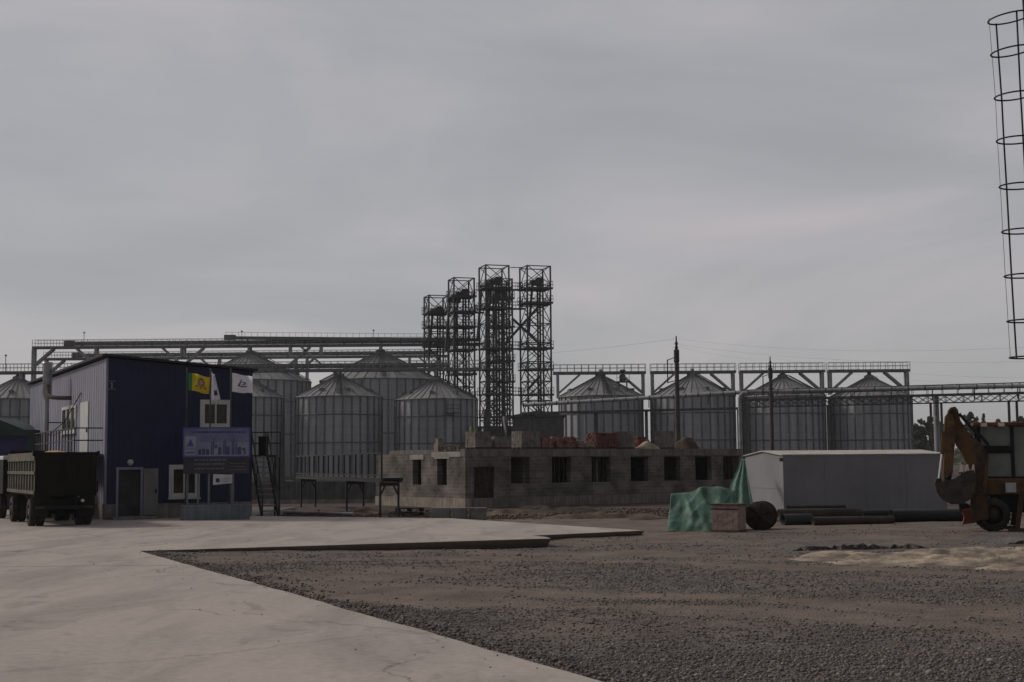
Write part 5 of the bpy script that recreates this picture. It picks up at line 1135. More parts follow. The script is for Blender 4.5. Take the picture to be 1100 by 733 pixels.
# ------------------------------------------------------------------ railed steel platform and its stair
def platform():
    a = P(418.5, 551, 61.5); c = P(331, 540, 80); z0 = -.25; d = Vector((c.x-a.x, c.y-a.y, 0)); L_ = d.length+1.2; rz = math.atan2(d.y, d.x); w = .86
    t = thing('loading_platform', 'raised dark steel platform with railing on braced portal legs', 'platform', (a.x, a.y, z0), rz); zd = P(418, 513.3, 61.5).z-z0; dl = d.length
    b = MB(); b.bx(-.45, L_, -w/2-.06, w/2+.06, zd-.06, zd)
    for yy in (-w/2, w/2): b.bx(-.45, L_, yy-.05, yy+.05, zd-.2, zd-.061)
    b.build('deck', M['railing'], t)
    b = MB(); n = 17
    for k in range(n): x = -.4+(L_+.35)*k/(n-1); b.bar((x, w/2+.02, zd), (x, w/2+.02, zd+1.08), .075)
    for z in (.1, 1.08): b.bar((-.45, w/2+.02, zd+z), (L_, w/2+.02, zd+z), .07)
    b.build('railing', M['railing'], t)
    for f in (0, .36, 1.0):
        x = .05+f*(dl-.1)
        for sg in (-1, 1):
            l = MB(); yy = sg*(w/2-.02); l.bar((x, yy, 0), (x, yy, zd-.201), .085); l.bar((x, yy, zd-.78), (x, yy-sg*.27, zd-.24), .07); l.build('leg', M['railing'], t)
        h_ = MB(); h_.bx(x-.05, x+.05, -w/2+.06, w/2-.06, zd-.36, zd-.202); h_.build('cross_beam', M['railing'], t)
    # stair
    top, bot = P(281, 489, 63.4), G(291, 553, -.0); z1 = top.z; t = thing('steel_stair', 'steep open dark steel stair leading up to a small railed landing by the navy wall', 'stair', (bot.x, bot.y, -.24)); o = Vector((bot.x, bot.y, -.24)); up = Vector((top.x-.05, bot.y+1.9, z1))-o; w = .36
    for sx in (-1, 1): s = MB(); s.bar((sx*w, 0, 0), (up.x+sx*w, up.y, up.z), .07, .2); s.build('stringer', M['railing'], t)
    n = 12
    for k in range(n): u = (k+.7)/n; s = MB(); s.bx(up.x*u-w+.036, up.x*u+w-.036, up.y*u-.12, up.y*u+.12, up.z*u-.045, up.z*u+.02); s.build('tread', M['pale'], t)
    s = MB()
    for sx in (-1, 1):
        s.bar((sx*w, 0, 1.0), (up.x+sx*w, up.y, up.z+1.0), .05)
        for u in (.02, .5, .98): s.bar((up.x*u+sx*w, up.y*u, up.z*u), (up.x*u+sx*w, up.y*u, up.z*u+1.0), .045)
    s.build('handrail', M['railing'], t)
    s = MB(); x0, x1 = up.x-.65, up.x+.75; y0, y1 = up.y+.02, up.y+1.3; s.bx(x0, x1, y0, y1, up.z-.1, up.z)
    s.build('landing', M['railing'], t); s = MB()
    for x in (x0+.05, x1-.05):
        for y in (y0+.05, y1-.05): s.bar((x, y, 0), (x, y, up.z-.1), .08)
    s.build('landing_leg', M['railing'], t); s = MB()
    for x in (x0+.03, (x0+x1)/2, x1-.03): s.bar((x, y1-.03, up.z), (x, y1-.03, up.z+1.05), .045)
    s.bar((x0, y1-.03, up.z+1.05), (x1, y1-.03, up.z+1.05), .05); s.bar((x0, y1-.03, up.z+.55), (x1, y1-.03, up.z+.55), .04); s.build('landing_rail', M['railing'], t)
    q = o + Vector((up.x+.35, up.y+.75, up.z)); b = MB(); b.bx(-.5, -.16, -.2, .2, 0, .8); b.bx(-.53, -.13, -.23, .23, .801, .85); o2 = b.build('control_box', M['tred'], None); o2.location = q; tag(o2, 'dark upright control box on the small landing above the stair', 'control box')
platform()
def kerbs():
    for px0, px1, lab in ((461.5, 483, 'grey cast concrete block on the ground, end of three towards the platform'), (484.5, 501.5, 'grey cast concrete block, middle of three in front of the building corner'), (503, 522.5, 'grey cast concrete block, end of three under the boarded door')):
        a, c = G(px0, 557.3, -.02), G(px1, 557.3, -.02); zt = P((px0+px1)/2, 546, a.y).z; w = c.x-a.x; b = MB(); b.bx(-w/2+.01, w/2-.01, 0, .6, 0, zt+.25); o = b.build('concrete_block', M['kerbblock'], None, bevel=.03); o.location = ((a.x+c.x)/2, a.y+.35, -.25); tag(o, lab, 'concrete block', 'concrete blocks at the building corner')
    a = G(439, 554.5, -.25); t = thing('timber_pallet', 'flat dark timber pallet pile on the dirt beside the cast blocks', 'pallet', (a.x, a.y+.6, -.25), .2)
    for k in range(2):
        b = MB()
        for x in (-.55, 0, .55): b.bx(x-.06, x+.06, -.5, .5, k*.2, k*.2+.12)
        for y in np.linspace(-.42, .42, 6): b.bx(-.62, .62, y-.06, y+.06, k*.2+.1205, k*.2+.16)
        b.build('pallet_layer', M['dtimber'], t)
kerbs()

# ------------------------------------------------------------------ grey metal shed, tarpaulin, crate, drum, pipes
def shed():
    p = G(843, 557.5, -.08); ang = rad(9); dx = (math.cos(ang), math.sin(ang)); dy = (-math.sin(ang), math.cos(ang)); B = (p.x, p.y); z0 = terr(p.x, p.y)-.06
    L_ = hit(1016, 500, B, dx)[0]; D_ = hit(801, 500, B, dy)[0]; hz = hit(843, 489.5, B, dx)[1]; hp = hit(822, 486.2, B, dy)[1]+.03; hz2 = hz
    t = thing('metal_shed', 'long low grey sheet metal shed with a shallow ridged roof', 'shed', (p.x, p.y, z0), ang); h = hz-z0; q = hp-z0
    b = MB(); b.bx(0, L_, 0, .06, 0, h)
    for k in range(1, 4): x = L_*k/4; b.bx(x-.012, x+.012, -.012, -.0005, 0, h-.02)
    b.build('long_wall', M['container'], t); b = MB(); b.bx(0, L_, D_-.06, D_, 0, h); b.build('rear_wall', M['container'], t)
    b = MB(); b.prism([(.061, 0), (D_-.061, 0), (D_-.061, h), (D_/2, q), (.061, h)], .06, Matrix(((0, 0, 1, 0), (1, 0, 0, 0), (0, 1, 0, 0), (0, 0, 0, 1)))); b.bx(-.012, -.0005, .0, D_, h*.48, h*.48+.03); b.build('end_wall', M['container'], t); b = MB(); b.prism([(.061, 0), (D_-.061, 0), (D_-.061, h), (D_/2, q), (.061, h)], .06, Matrix(((0, 0, 1, L_-.06), (1, 0, 0, 0), (0, 1, 0, 0), (0, 0, 0, 1)))); b.build('far_end_wall', M['container'], t)
    b = MB(); y0, y1 = -.035, D_+.035; th = .04
    zz = lambda y: h+(q-h)*(1-abs(y-D_/2)/(D_/2))+.004
    for a, c in ((y0, D_/2), (D_/2, y1)):
        vs = [(-.08, a, zz(a)), (L_+.08, a, zz(a)), (L_+.08, c, zz(c)), (-.08, c, zz(c))]; b.add(vs+[(v[0], v[1], v[2]+th) for v in vs], [[3, 2, 1, 0], [4, 5, 6, 7], [0, 1, 5, 4], [1, 2, 6, 5], [2, 3, 7, 6], [3, 0, 4, 7]])
    b.build('roof', M['croof'], t); b = MB(); b.bx(-.03, .05, -.03, .05-.06, 0, h); b.build('corner_post', M['container'], t)
    b = MB(); b.box((.0-.1, -.02, h-.16), (.12, .1, .14)); b.build('bracket', M['dsteel'], t)
    return B, dx, dy, z0
SHB, SHX, SHY, SHZ = shed()
def clutter():
    # tarpaulin over a stack: a lumpy draped sheet
    Y = 47.0; a, c = P(723, 560, Y), P(792, 560, Y); cx = (a.x+c.x)/2; w = c.x-a.x; z0 = terr(cx, Y)-.02
    def top(u):                                              # outline of the mound along its length
        ys = [(0, 531), (.12, 529.5), (.3, 529), (.45, 524), (.62, 522.2), (.8, 523.5), (.92, 525), (1, 527)]
        for (u0, y0), (u1, y1) in zip(ys[:-1], ys[1:]):
            if u <= u1: return P(723+69*u, y0+(y1-y0)*(u-u0)/(u1-u0), Y).z - z0
        return P(792, 527, Y).z-z0
    b = MB(); nx, nv = 60, 46; vs = []; fs = []; D_ = 2.3
    for j in range(nv+1):
        v = j/nv*2-1                                        # -1 front hem .. 1 back hem
        for i in range(nx+1):
            u = i/nx; h = top(u)
            s = abs(v); f = 1-.12*(s/.16)**2 if s < .16 else max(0, .88*(1-((s-.16)/.84)**.95))
            fold = noise.noise((u*7, v*3.2, 2)); fold2 = abs(noise.noise((u*4+v*1.6, v*1.2, 7)))
            dia = math.sin((u*9+v*5.5)*1.3+2*fold)
            y = v*(D_/2)*.9
            cre = 1-abs(math.sin(u*7.0+v*4.2+1.6*noise.noise((u*2.2, v*1.4, 9)))); cre2 = 1-abs(math.sin(u*5.5-v*6.5+2.2*noise.noise((u*3, v*2, 19))))
            z = h*f + .09*fold*min(1, .3+s*2) - .05*fold2 + (.075*cre**3+.06*cre2**4-.05)*min(1, (1-s)*3)*min(1, .15+s*3.5); y += (-1 if v < 0 else 1)*(.04*dia+.09*fold)*(1-f*.6)
            e = sstep(0, .05, u)*sstep(1, .95, u) if 0 else 1
            vs.append((u*w-w/2 + .05*fold*(1-f), y, max(.015+.04*(1-f)*max(0, noise.noise((u*9, 1, 4))), z)))
    for j in range(nv):
        for i in range(nx): k = j*(nx+1)+i; fs.append([k, k+1, k+nx+2, k+nx+1])
    # end skirts falling to the ground
    for i0, sgn in ((0, -1), (nx, 1)):
        base = len(vs)
        for j in range(nv+1):
            x, y, z = vs[j*(nx+1)+i0]; vs.append((x+sgn*(-.02+.08*noise.noise((y*3, 1, i0))), y*.97, .01))
        for j in range(nv): k = j*(nx+1)+i0; q = [k, k+nx+1, base+j+1, base+j]; fs.append(q if sgn < 0 else q[::-1])
    b.add(vs, fs, True); o = b.build('tarpaulin', M['tarp']); o.location = (cx, Y+.5, z0); o.rotation_euler = (0, 0, rad(-16)); tag(o, 'creased green tarpaulin draped over a low stack on the ground', 'tarpaulin')
    m = o.modifiers.new('thickness', 'SOLIDIFY'); m.thickness = .015
    # second sheet hanging from the shed corner
    T0 = P(797.5, 493.5, 55.3); b = MB(); vs = []; fs = []; nu, nv = 26, 22; Yt, Yb = 57.0, 51.5
    for j in range(nv+1):
        v = j/nv; xl, xr = 797.5-1.2-16.5*v**.8+1.0*math.sin(v*9), 800.5+9.5*v**1.2
        for i in range(nu+1):
            u = i/nu; px = xl+(xr-xl)*u; Y2 = 55.9 - 3.4*v + .25*math.sin(u*17+v*1.5)*v**.6 - .35*math.sin(u*math.pi)*v; py = 493 + 52*v + 1.2*math.sin(u*9)*(v); q = P(px, py, Y2); vs.append((q.x, q.y, q.z))
    for j in range(nv):
        for i in range(nu): k = j*(nu+1)+i; fs.append([k, k+1, k+nu+2, k+nu+1])
    b.add(vs, fs, True); bz = min(v[2] for v in vs); q = P(795, 540, 52.6); o = b.build('tarpaulin', M['tarp'], None, origin=(q.x, q.y, bz)); tag(o, 'green tarpaulin hanging from the peak of the grey shed end', 'tarpaulin'); m = o.modifiers.new('thickness', 'SOLIDIFY'); m.thickness = .015
    # a stack under the hanging sheet carries it
    g = P(795, 560, 53.6); z = terr(g.x, g.y)-.02; t = thing('board_stack', 'dark board stack half hidden between the two green sheets and the crate', 'board stack', (g.x, g.y, z)); 
    for k in range(7): b = MB(); b.bx(-.42+R.uniform(-.04, .04), .42+R.uniform(-.04, .04), -.3, .4, k*.09, k*.09+.08); b.build('board', M['dtimber'], t)
    # pinkish crate
    p = G(786, 570, -.06); z = terr(p.x, p.y)-.02; s = p.y/F; ang = rad(-14); ang = rad(-30); t = thing('brick_crate', 'square stack of pinkish bricks strapped into a crate beside the tarpaulin', 'crate', (p.x, p.y+.5, z), ang); w = 29*s*1.0; hz = P(783, 541.5, p.y).z-z; dp = .75
    b = MB(); nx, nz = 5, 11; 
    for k in range(nz):
        for i in range(nx): b.box((-w/2+(i+.5)*w/nx+R.uniform(-.004, .004), R.uniform(-.008, .008), .1+(k+.5)*(hz-.16)/nz), (w/nx*.985, dp, (hz-.16)/nz*.97))
    b.build('bricks', M['pinkbrick'], t); b = MB(); b.bx(-w/2-.03, w/2+.03, -dp/2-.02, dp/2+.02, 0, .095); b.build('base_board', M['timber'], t); b = MB(); b.bx(-w/2-.04, w/2+.04, -dp/2-.03, dp/2+.03, hz-.055, hz); b.build('top_board', M['timber'], t)
    b = MB(); b.bx(-w/2-.045, w/2+.045, -dp/2-.012, -dp/2-.0085, hz*.80, hz*.80+.035); b.build('strap', M['tred'], t)
    # cable drum on edge
    p = G(820, 567, -.06); r = 15.6*p.y/F; z = terr(p.x, p.y+.3)-.03; ang = rad(-22); t = thing('cable_drum', 'dark round cable drum standing on edge before the shed end', 'cable drum', (p.x, p.y+.35, z), ang)
    b = MB(); b.lathe([(0, -.36), (r*.97, -.36), (r, -.34), (r, -.29), (r*.97, -.27), (r*.8, -.27)], 40, (0, 0, r), 'y'); b.lathe([(r*.8, .27), (r*.97, .27), (r, .29), (r, .34), (r*.97, .36), (0, .36)], 40, (0, 0, r), 'y'); fl = b.build('flange', M['dtimber'], t)
    b = MB(); b.lathe([(r*.8, -.268), (r*.82, -.1), (r*.81, .1), (r*.8, .268)], 40, (0, 0, r), 'y'); b.build('cable', M['tred'], t)
    b = MB(); b.lathe([(0, -.372), (.09, -.37), (.09, -.361)], 18, (0, 0, r), 'y')
    for k in range(6): a = k*math.pi/3+.3; b.bar((.12*math.cos(a), -.366, r+.12*math.sin(a)), (r*.9*math.cos(a), -.366, r+r*.9*math.sin(a)), .01, .06)
    b.build('hub', M['tred'], fl)
    # pipes stacked along the shed
    G_ = 'pipes lying along the shed'
    def pipe(px0, px1, py, rpx, Y, m, lab, zadd=0, hollow=True):
        a, c = P(px0, py, Y), P(px1, py, Y+.4); r = rpx*Y/F; z = terr((a.x+c.x)/2, Y)+r+zadd-.02; L_ = c.x-a.x; b = MB()
        b.lathe([(r, -L_/2), (r, L_/2), (r*.86, L_/2), (r*.86, -L_/2), (r, -L_/2)], 20, (0, 0, r), 'x'); o = b.build('pipe', M[m]); o.location = ((a.x+c.x)/2, (a.y+c.y)/2, z-r); o.rotation_euler = (0, 0, math.atan2(c.y-a.y, L_)); tag(o, lab, 'pipe', G_)
    pipe(840, 872, 560, 6.2, 48.9, 'gpipe', 'short dark green pipe lying next to the cable drum')
    pipe(873, 960, 562, 4.6, 48.6, 'pipe', 'rusty brown pipe on the ground, front of the heap by the shed')
    pipe(957, 1036, 559.5, 6.8, 49.8, 'bpipe', 'thick black pipe reaching towards the backhoe')
    pipe(836, 924, 553.5, 5.6, 49.9, 'pipe', 'rusty brown pipe resting behind the front ones by the drum', .16)
    pipe(846, 908, 549, 4.0, 50.6, 'bpipe', 'thin black pipe on top of the pipe heap', .38)
    pipe(925, 1010, 553, 5.0, 50.7, 'bpipe', 'black pipe at the back of the heap under the shed wall', .1)
clutter()

# ------------------------------------------------------------------ backhoe loader
def backhoe():
    p = G(1067, 571, -.03); z0 = terr(p.x, p.y)-.02; Y = p.y; ang = rad(-15); t = thing('backhoe_loader', 'worn orange backhoe loader with its digging arm folded and bucket curled', 'backhoe', (p.x, Y, z0), ang)
    root = t; T = (Matrix.Translation(t.location) @ Matrix.Rotation(ang, 4, 'Z')).inverted(); s = Y/F
    ax_, ay_ = (math.cos(ang), math.sin(ang)), (-math.sin(ang), math.cos(ang))
    def q(px, py, dy=0.): x, z = hit(px, py, (p.x+ay_[0]*dy, p.y+ay_[1]*dy), ax_); return x, z-z0
    def plate(name, pts, y0, y1, m, parent=None, bevel=.02):
        po = [q(pp[0], pp[1], y0) for pp in pts]; b = MB(); b.prism(po, y1-y0, Matrix(((1, 0, 0, 0), (0, 0, 1, y0), (0, 1, 0, 0), (0, 0, 0, 1)))); return b.build(name, M[m], parent or root, bevel=bevel)
    # king post and swing frame at the rear
    plate('king_post', [(1043, 530), (1062, 530), (1062, 558), (1047, 560), (1042, 550)], .05, .75, 'rust_d')
    bm = plate('boom', [(1017.5, 444), (1020.5, 438), (1026, 436.5), (1029, 440), (1032, 452), (1041, 465), (1056, 479.5), (1062, 489), (1061, 512), (1059.5, 534), (1057, 552), (1046, 553), (1044, 536), (1047, 514), (1044.5, 507), (1040.5, 502), (1036, 494), (1031, 484), (1027.5, 479), (1023, 468)], .12, .5, 'rust', bevel=.03)
    plate('boom_plate', [(1049, 486), (1058, 488), (1057.5, 512), (1054, 530), (1048, 528), (1050, 510)], .09, .118, 'rust_d', bm, 0)
    b = MB(); hs = [q(1030, 447), q(1042, 461), (q(1056, 474)), q(1061, 480), q(1060, 490)]; b.tube([(x, .02, z+.06) for x, z in hs], .03, 8); b.tube([(x+.05, .56, z+.1) for x, z in hs], .03, 8); b.build('hoses', M['tred'], bm)
    dp = plate('dipper', [(1014, 462), (1014.8, 448), (1018.5, 443), (1024, 445), (1026.5, 458), (1026.3, 474), (1024.6, 490), (1023.6, 508), (1021, 519), (1013.5, 520), (1013, 508), (1014.2, 486)], -.2, .1, 'rust', bevel=.025)
    plate('ram_guard', [(1012, 464), (1016, 463), (1014.5, 487), (1010.5, 487)], -.24, -.205, 'rust', dp, 0)
    x0, zz0 = q(1012, 488); x1, zz1 = q(1008.3, 518); b = MB(); b.tube([(x0, -.1, zz0), (x1, -.1, zz1)], .045, 12); b.build('ram_rod', M['chrome'], dp)
    xb, zb = q(1014.5, 464); b = MB(); b.tube([(xb, -.1, zb), (x0, -.1, zz0)], .075, 12); b.build('ram_cylinder', M['rust_d'], dp)
    for (px, py, r_) in ((1021.5, 442, .08), (1018.5, 513, .08)): x, z = q(px, py); b = MB(); b.lathe([(0, -.23), (r_, -.22), (r_, .54 if py < 450 else .14), (0, .55 if py < 450 else .15)], 16, (x, 0, z), 'y'); b.build('pivot_pin', M['tred'], dp)
    lk = plate('bucket_link', [(1003, 521), (1005.5, 514.5), (1010, 513.5), (1012.5, 518), (1018, 521), (1016, 527), (1008, 525)], -.22, .12, 'rust_d')
    # curled bucket: shell of plates, open side towards the boom
    out = [(1004.5, 520.5), (1006.5, 529), (1012, 537), (1022, 542), (1035, 541.5), (1043, 536), (1047, 524), (1047.5, 512), (1046.5, 505)]
    inn = [(1044, 507), (1044.5, 514), (1043.5, 523), (1040, 532), (1033.5, 537), (1023, 537.5), (1015, 533), (1010.5, 526), (1009.5, 521)]
    bk = plate('bucket', out+inn, -.72, .05, 'bucket')
    for y_ in (-.75, .052): plate('bucket_side', out+[(1038, 506), (1026, 514), (1014, 517.5)], y_, y_+.028, 'bucket', bk, 0)
    for k, (px, y_) in enumerate(((1032.5, -.6), (1038.5, -.33), (1044.8, -.06))):
        x, z = q(px+.3, 508, y_); x2, z2 = q(px+.8, 499, y_); b = MB(); b.add([(x-.06, y_-.05, z), (x+.06, y_-.05, z), (x+.06, y_+.05, z), (x-.06, y_+.05, z), (x2-.02, y_-.04, z2), (x2+.02, y_-.04, z2), (x2+.02, y_+.04, z2), (x2-.02, y_+.04, z2)], [[3, 2, 1, 0], [4, 5, 6, 7], [0, 1, 5, 4], [1, 2, 6, 5], [2, 3, 7, 6], [3, 0, 4, 7]]); b.build('tooth', M['tooth'], bk)  # pale base colour stands in for the specular glint on the teeth
    b = MB(); x, z = q(1031, 508.5, -.7); x2, z2 = q(1047, 507.5, 0); b.bar((x, -.71, z), (x2, .04, z2), .09, .07); b.build('cutting_lip', M['rust'], bk)
    # cab and body (long axis runs out of frame)
    def rect(px0, px1, py0, py1): a, c = q(px0, py1), q(px1, py0); return a[0], c[0], a[1], c[1]
    y0, y1 = .62, 2.1
    x0, x1, zb, zt = rect(1046.5, 1128, 452.3, 457.5); b = MB(); b.bx(x0, x1, y0-.15, y1+.1, zb, zt); rf = b.build('cab_roof', M['orange'], root, bevel=.03)
    for px in (1058, 1077): lx = q(px, 457)[0]; b = MB(); b.bx(lx-.09, lx+.09, y0-.21, y0-.152, zb-.02, zt-.03); b.build('work_light', M['tooth'], rf)
    x0, x1, zb, zt = rect(1053, 1126, 457.6, 514); cf = MB()
    for px in (1053, 1089.5, 1125): x = q(px, 480)[0]; cf.bx(x-.05, x+.05, y0, y0+.1, zb, zt); cf.bx(x-.05, x+.05, y1-.1, y1, zb, zt)
    for zq in (q(1070, 513)[1],): cf.bx(x0, x1, y0+.001, y0+.099, zq-.06, zq+.02); cf.bx(x0, x1, y1-.09, y1-.01, zq-.06, zq+.02)
    cf.bx(x0-.04, x0+.04, y0+.101, y1-.101, zb, zb+.1); cab = cf.build('cab_frame', M['dtimber'] if 0 else M['tred'], root)
    za, zc = q(1070, 487)[1], q(1070, 478.8)[1]; cf = MB(); cf.bx(x0+.051, q(1089, 480)[0]-.05, y0+.02, y0+.08, za, zc); cf.build('cab_rail', M['tred'], cab)
    for a, c in ((1053, 1089.5), (1089.5, 1125)):
        xa, xc = q(a, 480)[0]+.05, q(c, 480)[0]-.05; g = MB(); g.bx(xa, xc, y0+.085, y0+.097, zb, zt); g.build('cab_window', M['cabglass'], cab); g = MB(); g.bx(xa, xc, y1-.06, y1-.045, zb, zt); g.build('cab_window', M['cabglass'], cab)
    b = MB(); b.bx(x0+.2, x0+1.2, y0+.4, y1-.4, zb, zb+.55); b.bx(x0+.5, x0+.95, y0+.5, y1-.5, zb+.551, zb+1.15); b.build('seat', M['tred'], cab)
    x0, x1, zb, zt = rect(1060, 1128, 514.3, 532); b = MB(); b.bx(x0, x1, y0-.05, y1+.05, zb, zt); b.build('body', M['rust'], root, bevel=.03)
    x0, x1, zb, zt = rect(1066, 1190, 532, 548); b = MB(); b.bx(x0, x1, y0+.1, y1-.1, zb-.1, zt); b.build('chassis', M['tred'], root)
    x0, x1, zb, zt = rect(1128.2, 1186, 486, 532); b = MB(); b.bx(x0, x1, y0+.2, y1-.2, zb, zt); b.build('hood', M['rust'], root, bevel=.06)
    x0, x1, zb, zt = rect(1082, 1093, 519, 529.5); b = MB(); b.bx(x0, x1, y0-.1, y0-.052, zb, zt); b.build('number_board', M['white'], root)
    def wh(px, rp, wd):
        x = q(px, 550)[0]; r = rp*s
        for yy, f in ((y0-.05, -1), (y1+.05, 1)):
            a = MB(); c = MB(); wheel(a, c, 0, 0, r, wd, 1); Rz = Matrix.Rotation(f*math.pi/2, 4, 'Z'); Tt = Matrix.Translation((x, yy, .0))
            place(a, Tt @ Rz); place(c, Tt @ Rz); w_ = a.build('wheel', M['tyre'], root); c.build('rim', M['rust_d'], w_)
    wh(1067.5, 18.2, .42); wh(1163, 14.5, .34)
    x, z = q(1093, 530); x2, z2 = q(1101, 562); 
    for yy in (y0-.1, y1+.1): b = MB(); b.bar((x2, yy, z+.05), (x, yy, .12), .14, .16); b.bx(x-.25, x+.2, yy-.2, yy+.2, .0, .1); b.build('stabiliser', M['rust_d'], root)
    # loader arms and front bucket beyond the picture edge
    b = MB(); xa, za = q(1130, 505); xb, zb = q(1196, 548)
    for yy in (y0+.1, y1-.1): b.bar((xa, yy, za), (xb, yy, zb), .14, .22)
    b.build('loader_arm', M['rust_d'], root); b = MB(); b.prism([(xb-.05, zb-.35), (xb+.7, zb-.42), (xb+.05, zb-.3), (xb+.05, zb+.35), (xb-.05, zb+.35)], y1-y0+.5, Matrix(((1, 0, 0, 0), (0, 0, 1, y0-.25), (0, 1, 0, 0), (0, 0, 0, 1)))); b.build('front_bucket', M['bucket'], root)
    # red coupling gear hanging under the arm
    plate('red_coupling', [(1033, 548), (1042, 546), (1049, 553), (1048, 562), (1034, 563.5), (1036, 556)], .1, .55, 'red')
    plate('swing_frame', [(1030, 540), (1040, 541), (1046, 551), (1042, 556), (1031, 549)], .15, .6, 'tred')
backhoe()

# ------------------------------------------------------------------ poles, wires, caged ladder, trees
def poles():
    def pole(px, yt, Y, lab):
        p = P(px, 480, Y); h = P(px, yt, Y).z+.25; t = thing('utility_pole', lab, 'pole', (p.x, Y, -.25), 0, 'utility poles'); b = MB(); b.tube([(0, 0, 0), (0, 0, h-1.2)], [.2, .15], 12); b.build('post', M['pole'], t)
        b = MB(); b.tube([(0, 0, h-1.9), (0, 0, h-1.0)], .2, 12); b.lathe([(.09, h-1.0), (.14, h-.85), (.07, h-.7), (.13, h-.55), (.06, h-.4), (.04, h)], 12); b.build('insulator', M['poledark'], t)
        b = MB(); b.bx(-.7, -.62, -.03, .03, h-3.4, h-1.7); b.bar((-.66, 0, h-1.75), (0, 0, h-1.5), .06); b.bar((-.66, 0, h-3.35), (0, 0, h-3.2), .06); b.build('bracket', M['poledark'], t); return Vector((p.x, Y, h-.25))
    a = pole(728.5, 361, 100, 'tall concrete utility pole rising through the skyline over the block building'); c = pole(829.5, 383, 121, 'shorter looking utility pole before the third silo of the row')
    def wire(p, q, sag, r=.004):
        b = MB(); pts = [p.lerp(q, u/16)-Vector((0, 0, sag*4*(u/16)*(1-u/16))) for u in range(17)]; b.tube(pts, r, 5, False); m_ = p.lerp(q, .5); o = b.build('overhead_wire', M['wire'], None, origin=p); tag(o, 'thin dark overhead wire strung across the grey sky from the utility poles', 'wire', 'overhead wires')
    wire(a-Vector((0, 0, .2)), P(1250, 362, 70), .8); wire(a-Vector((0, 0, .6)), P(1250, 381, 72), .8); wire(a-Vector((0, 0, .2)), P(380, 375, 190), 1.2, .007); wire(c-Vector((0, 0, .1)), P(1250, 403, 95), .8); wire(c-Vector((0, 0, .5)), P(1250, 413, 95), .8); wire(a-Vector((0, 0, .7)), c-Vector((0, 0, .2)), .3)
    for px, h_, lab in ((1250, 340, 'x'),):
        p = P(px, 480, 82); t = thing('utility_pole', 'utility pole standing beyond the edge behind the backhoe', 'pole', (p.x, 82, -.25), 0, 'utility poles'); b = MB(); b.tube([(0, 0, 0), (0, 0, P(px, h_, 82).z)], [.2, .14], 12); b.build('post', M['pole'], t); b = MB(); b.bx(-.06, .06, -14, 14, P(px, 380, 82).z, P(px, 380, 82).z+.1); b.build('crossarm', M['poledark'], t)
poles()
def caged_ladder():
    Y = 23.0; s = Y/F; g = terr(9.1, Y); top = P(1083, 19, Y); bot = P(1103.5, 384, Y); ex = Vector((1, 0, 0))
    base = P(1129, 480, Y); t = thing('mast', 'tall dark steel mast with a hooped safety cage around its ladder', 'mast', (base.x, Y, g-.05)); o = Vector(t.location)
    def ax(z): u = (z-bot.z)/(top.z-bot.z); return bot.lerp(top, u)      # axis of the cage
    tz = top.z+2.5
    hoops = [P(1083, y, Y).z for y in (19, 55, 103, 150.5, 200, 248.5, 296.5, 345)] + [bot.z]
    rr = [.345, .33, .31, .315, .31, .31, .31, .305, .30]
    b = MB(); p0, p1 = ax(g)+Vector((.95, .1, 0)), ax(tz)+Vector((.95, .1, 0)); b.tube([p0, p1], [.26, .2], 20); b.build('post', M['mast'], t, world=True)
    ld = MB(); 
    for dy in (-.2, .2): ld.bar(ax(bot.z-1.2)+Vector((.36, dy, 0)), ax(tz)+Vector((.36, dy, 0)), .045, .05)
    z = bot.z-1.1
    while z < tz: ld.tube([ax(z)+Vector((.36, -.2, 0)), ax(z)+Vector((.36, .2, 0))], .012, 6); z += .3
    ld.build('ladder', M['mast'], t, world=True)
    z = bot.z-.8
    while z < tz: st = MB(); st.bar(ax(z)+Vector((.36, 0, 0)), ax(z)+Vector((.8, .1, 0)), .05); z += 1.6; st.build('standoff', M['mast'], t, world=True)
    for z, r in zip(hoops, rr):
        h = MB(); pts = []; c = ax(z); tl = .05*sstep(bot.z+3.2, top.z, z)
        for k in range(29): a = rad(35+290*k/28); pts.append(c + Vector((r*math.cos(a)*1.03+.03, r*math.sin(a), tl*math.cos(a))))
        pts = [c+Vector((.36, .2, tl))]+pts+[c+Vector((.36, -.2, tl))]; h.tube(pts, .014, 6); h.build('hoop', M['mast'], t, world=True)
    for a_, th in ((180, .004), (110, .015), (268, .015)):
        v = MB(); pts = []
        for z, r in zip(hoops, rr): pts.append(ax(z)+Vector((r*math.cos(rad(a_))*1.03+.03, r*math.sin(rad(a_)), 0)))
        v.tube(pts, th, 6); v.build('cage_bar', M['mast'], t, world=True)
    h = MB(); c = ax(P(1097, 60, Y).z); h.bar(ax(P(1097, 15, Y).z)+Vector((.27, -.1, 0)), ax(P(1097, 118, Y).z)+Vector((.27, -.1, 0)), .05, .03); h.build('cable', M['cloth_red'], t, world=True)
    h = MB(); p = ax(g)+Vector((.95, .1, 0)); h.box((p.x, p.y, g+.1), (.9, .9, .3)); h.build('base', M['plinth'], t, world=True)
caged_ladder()

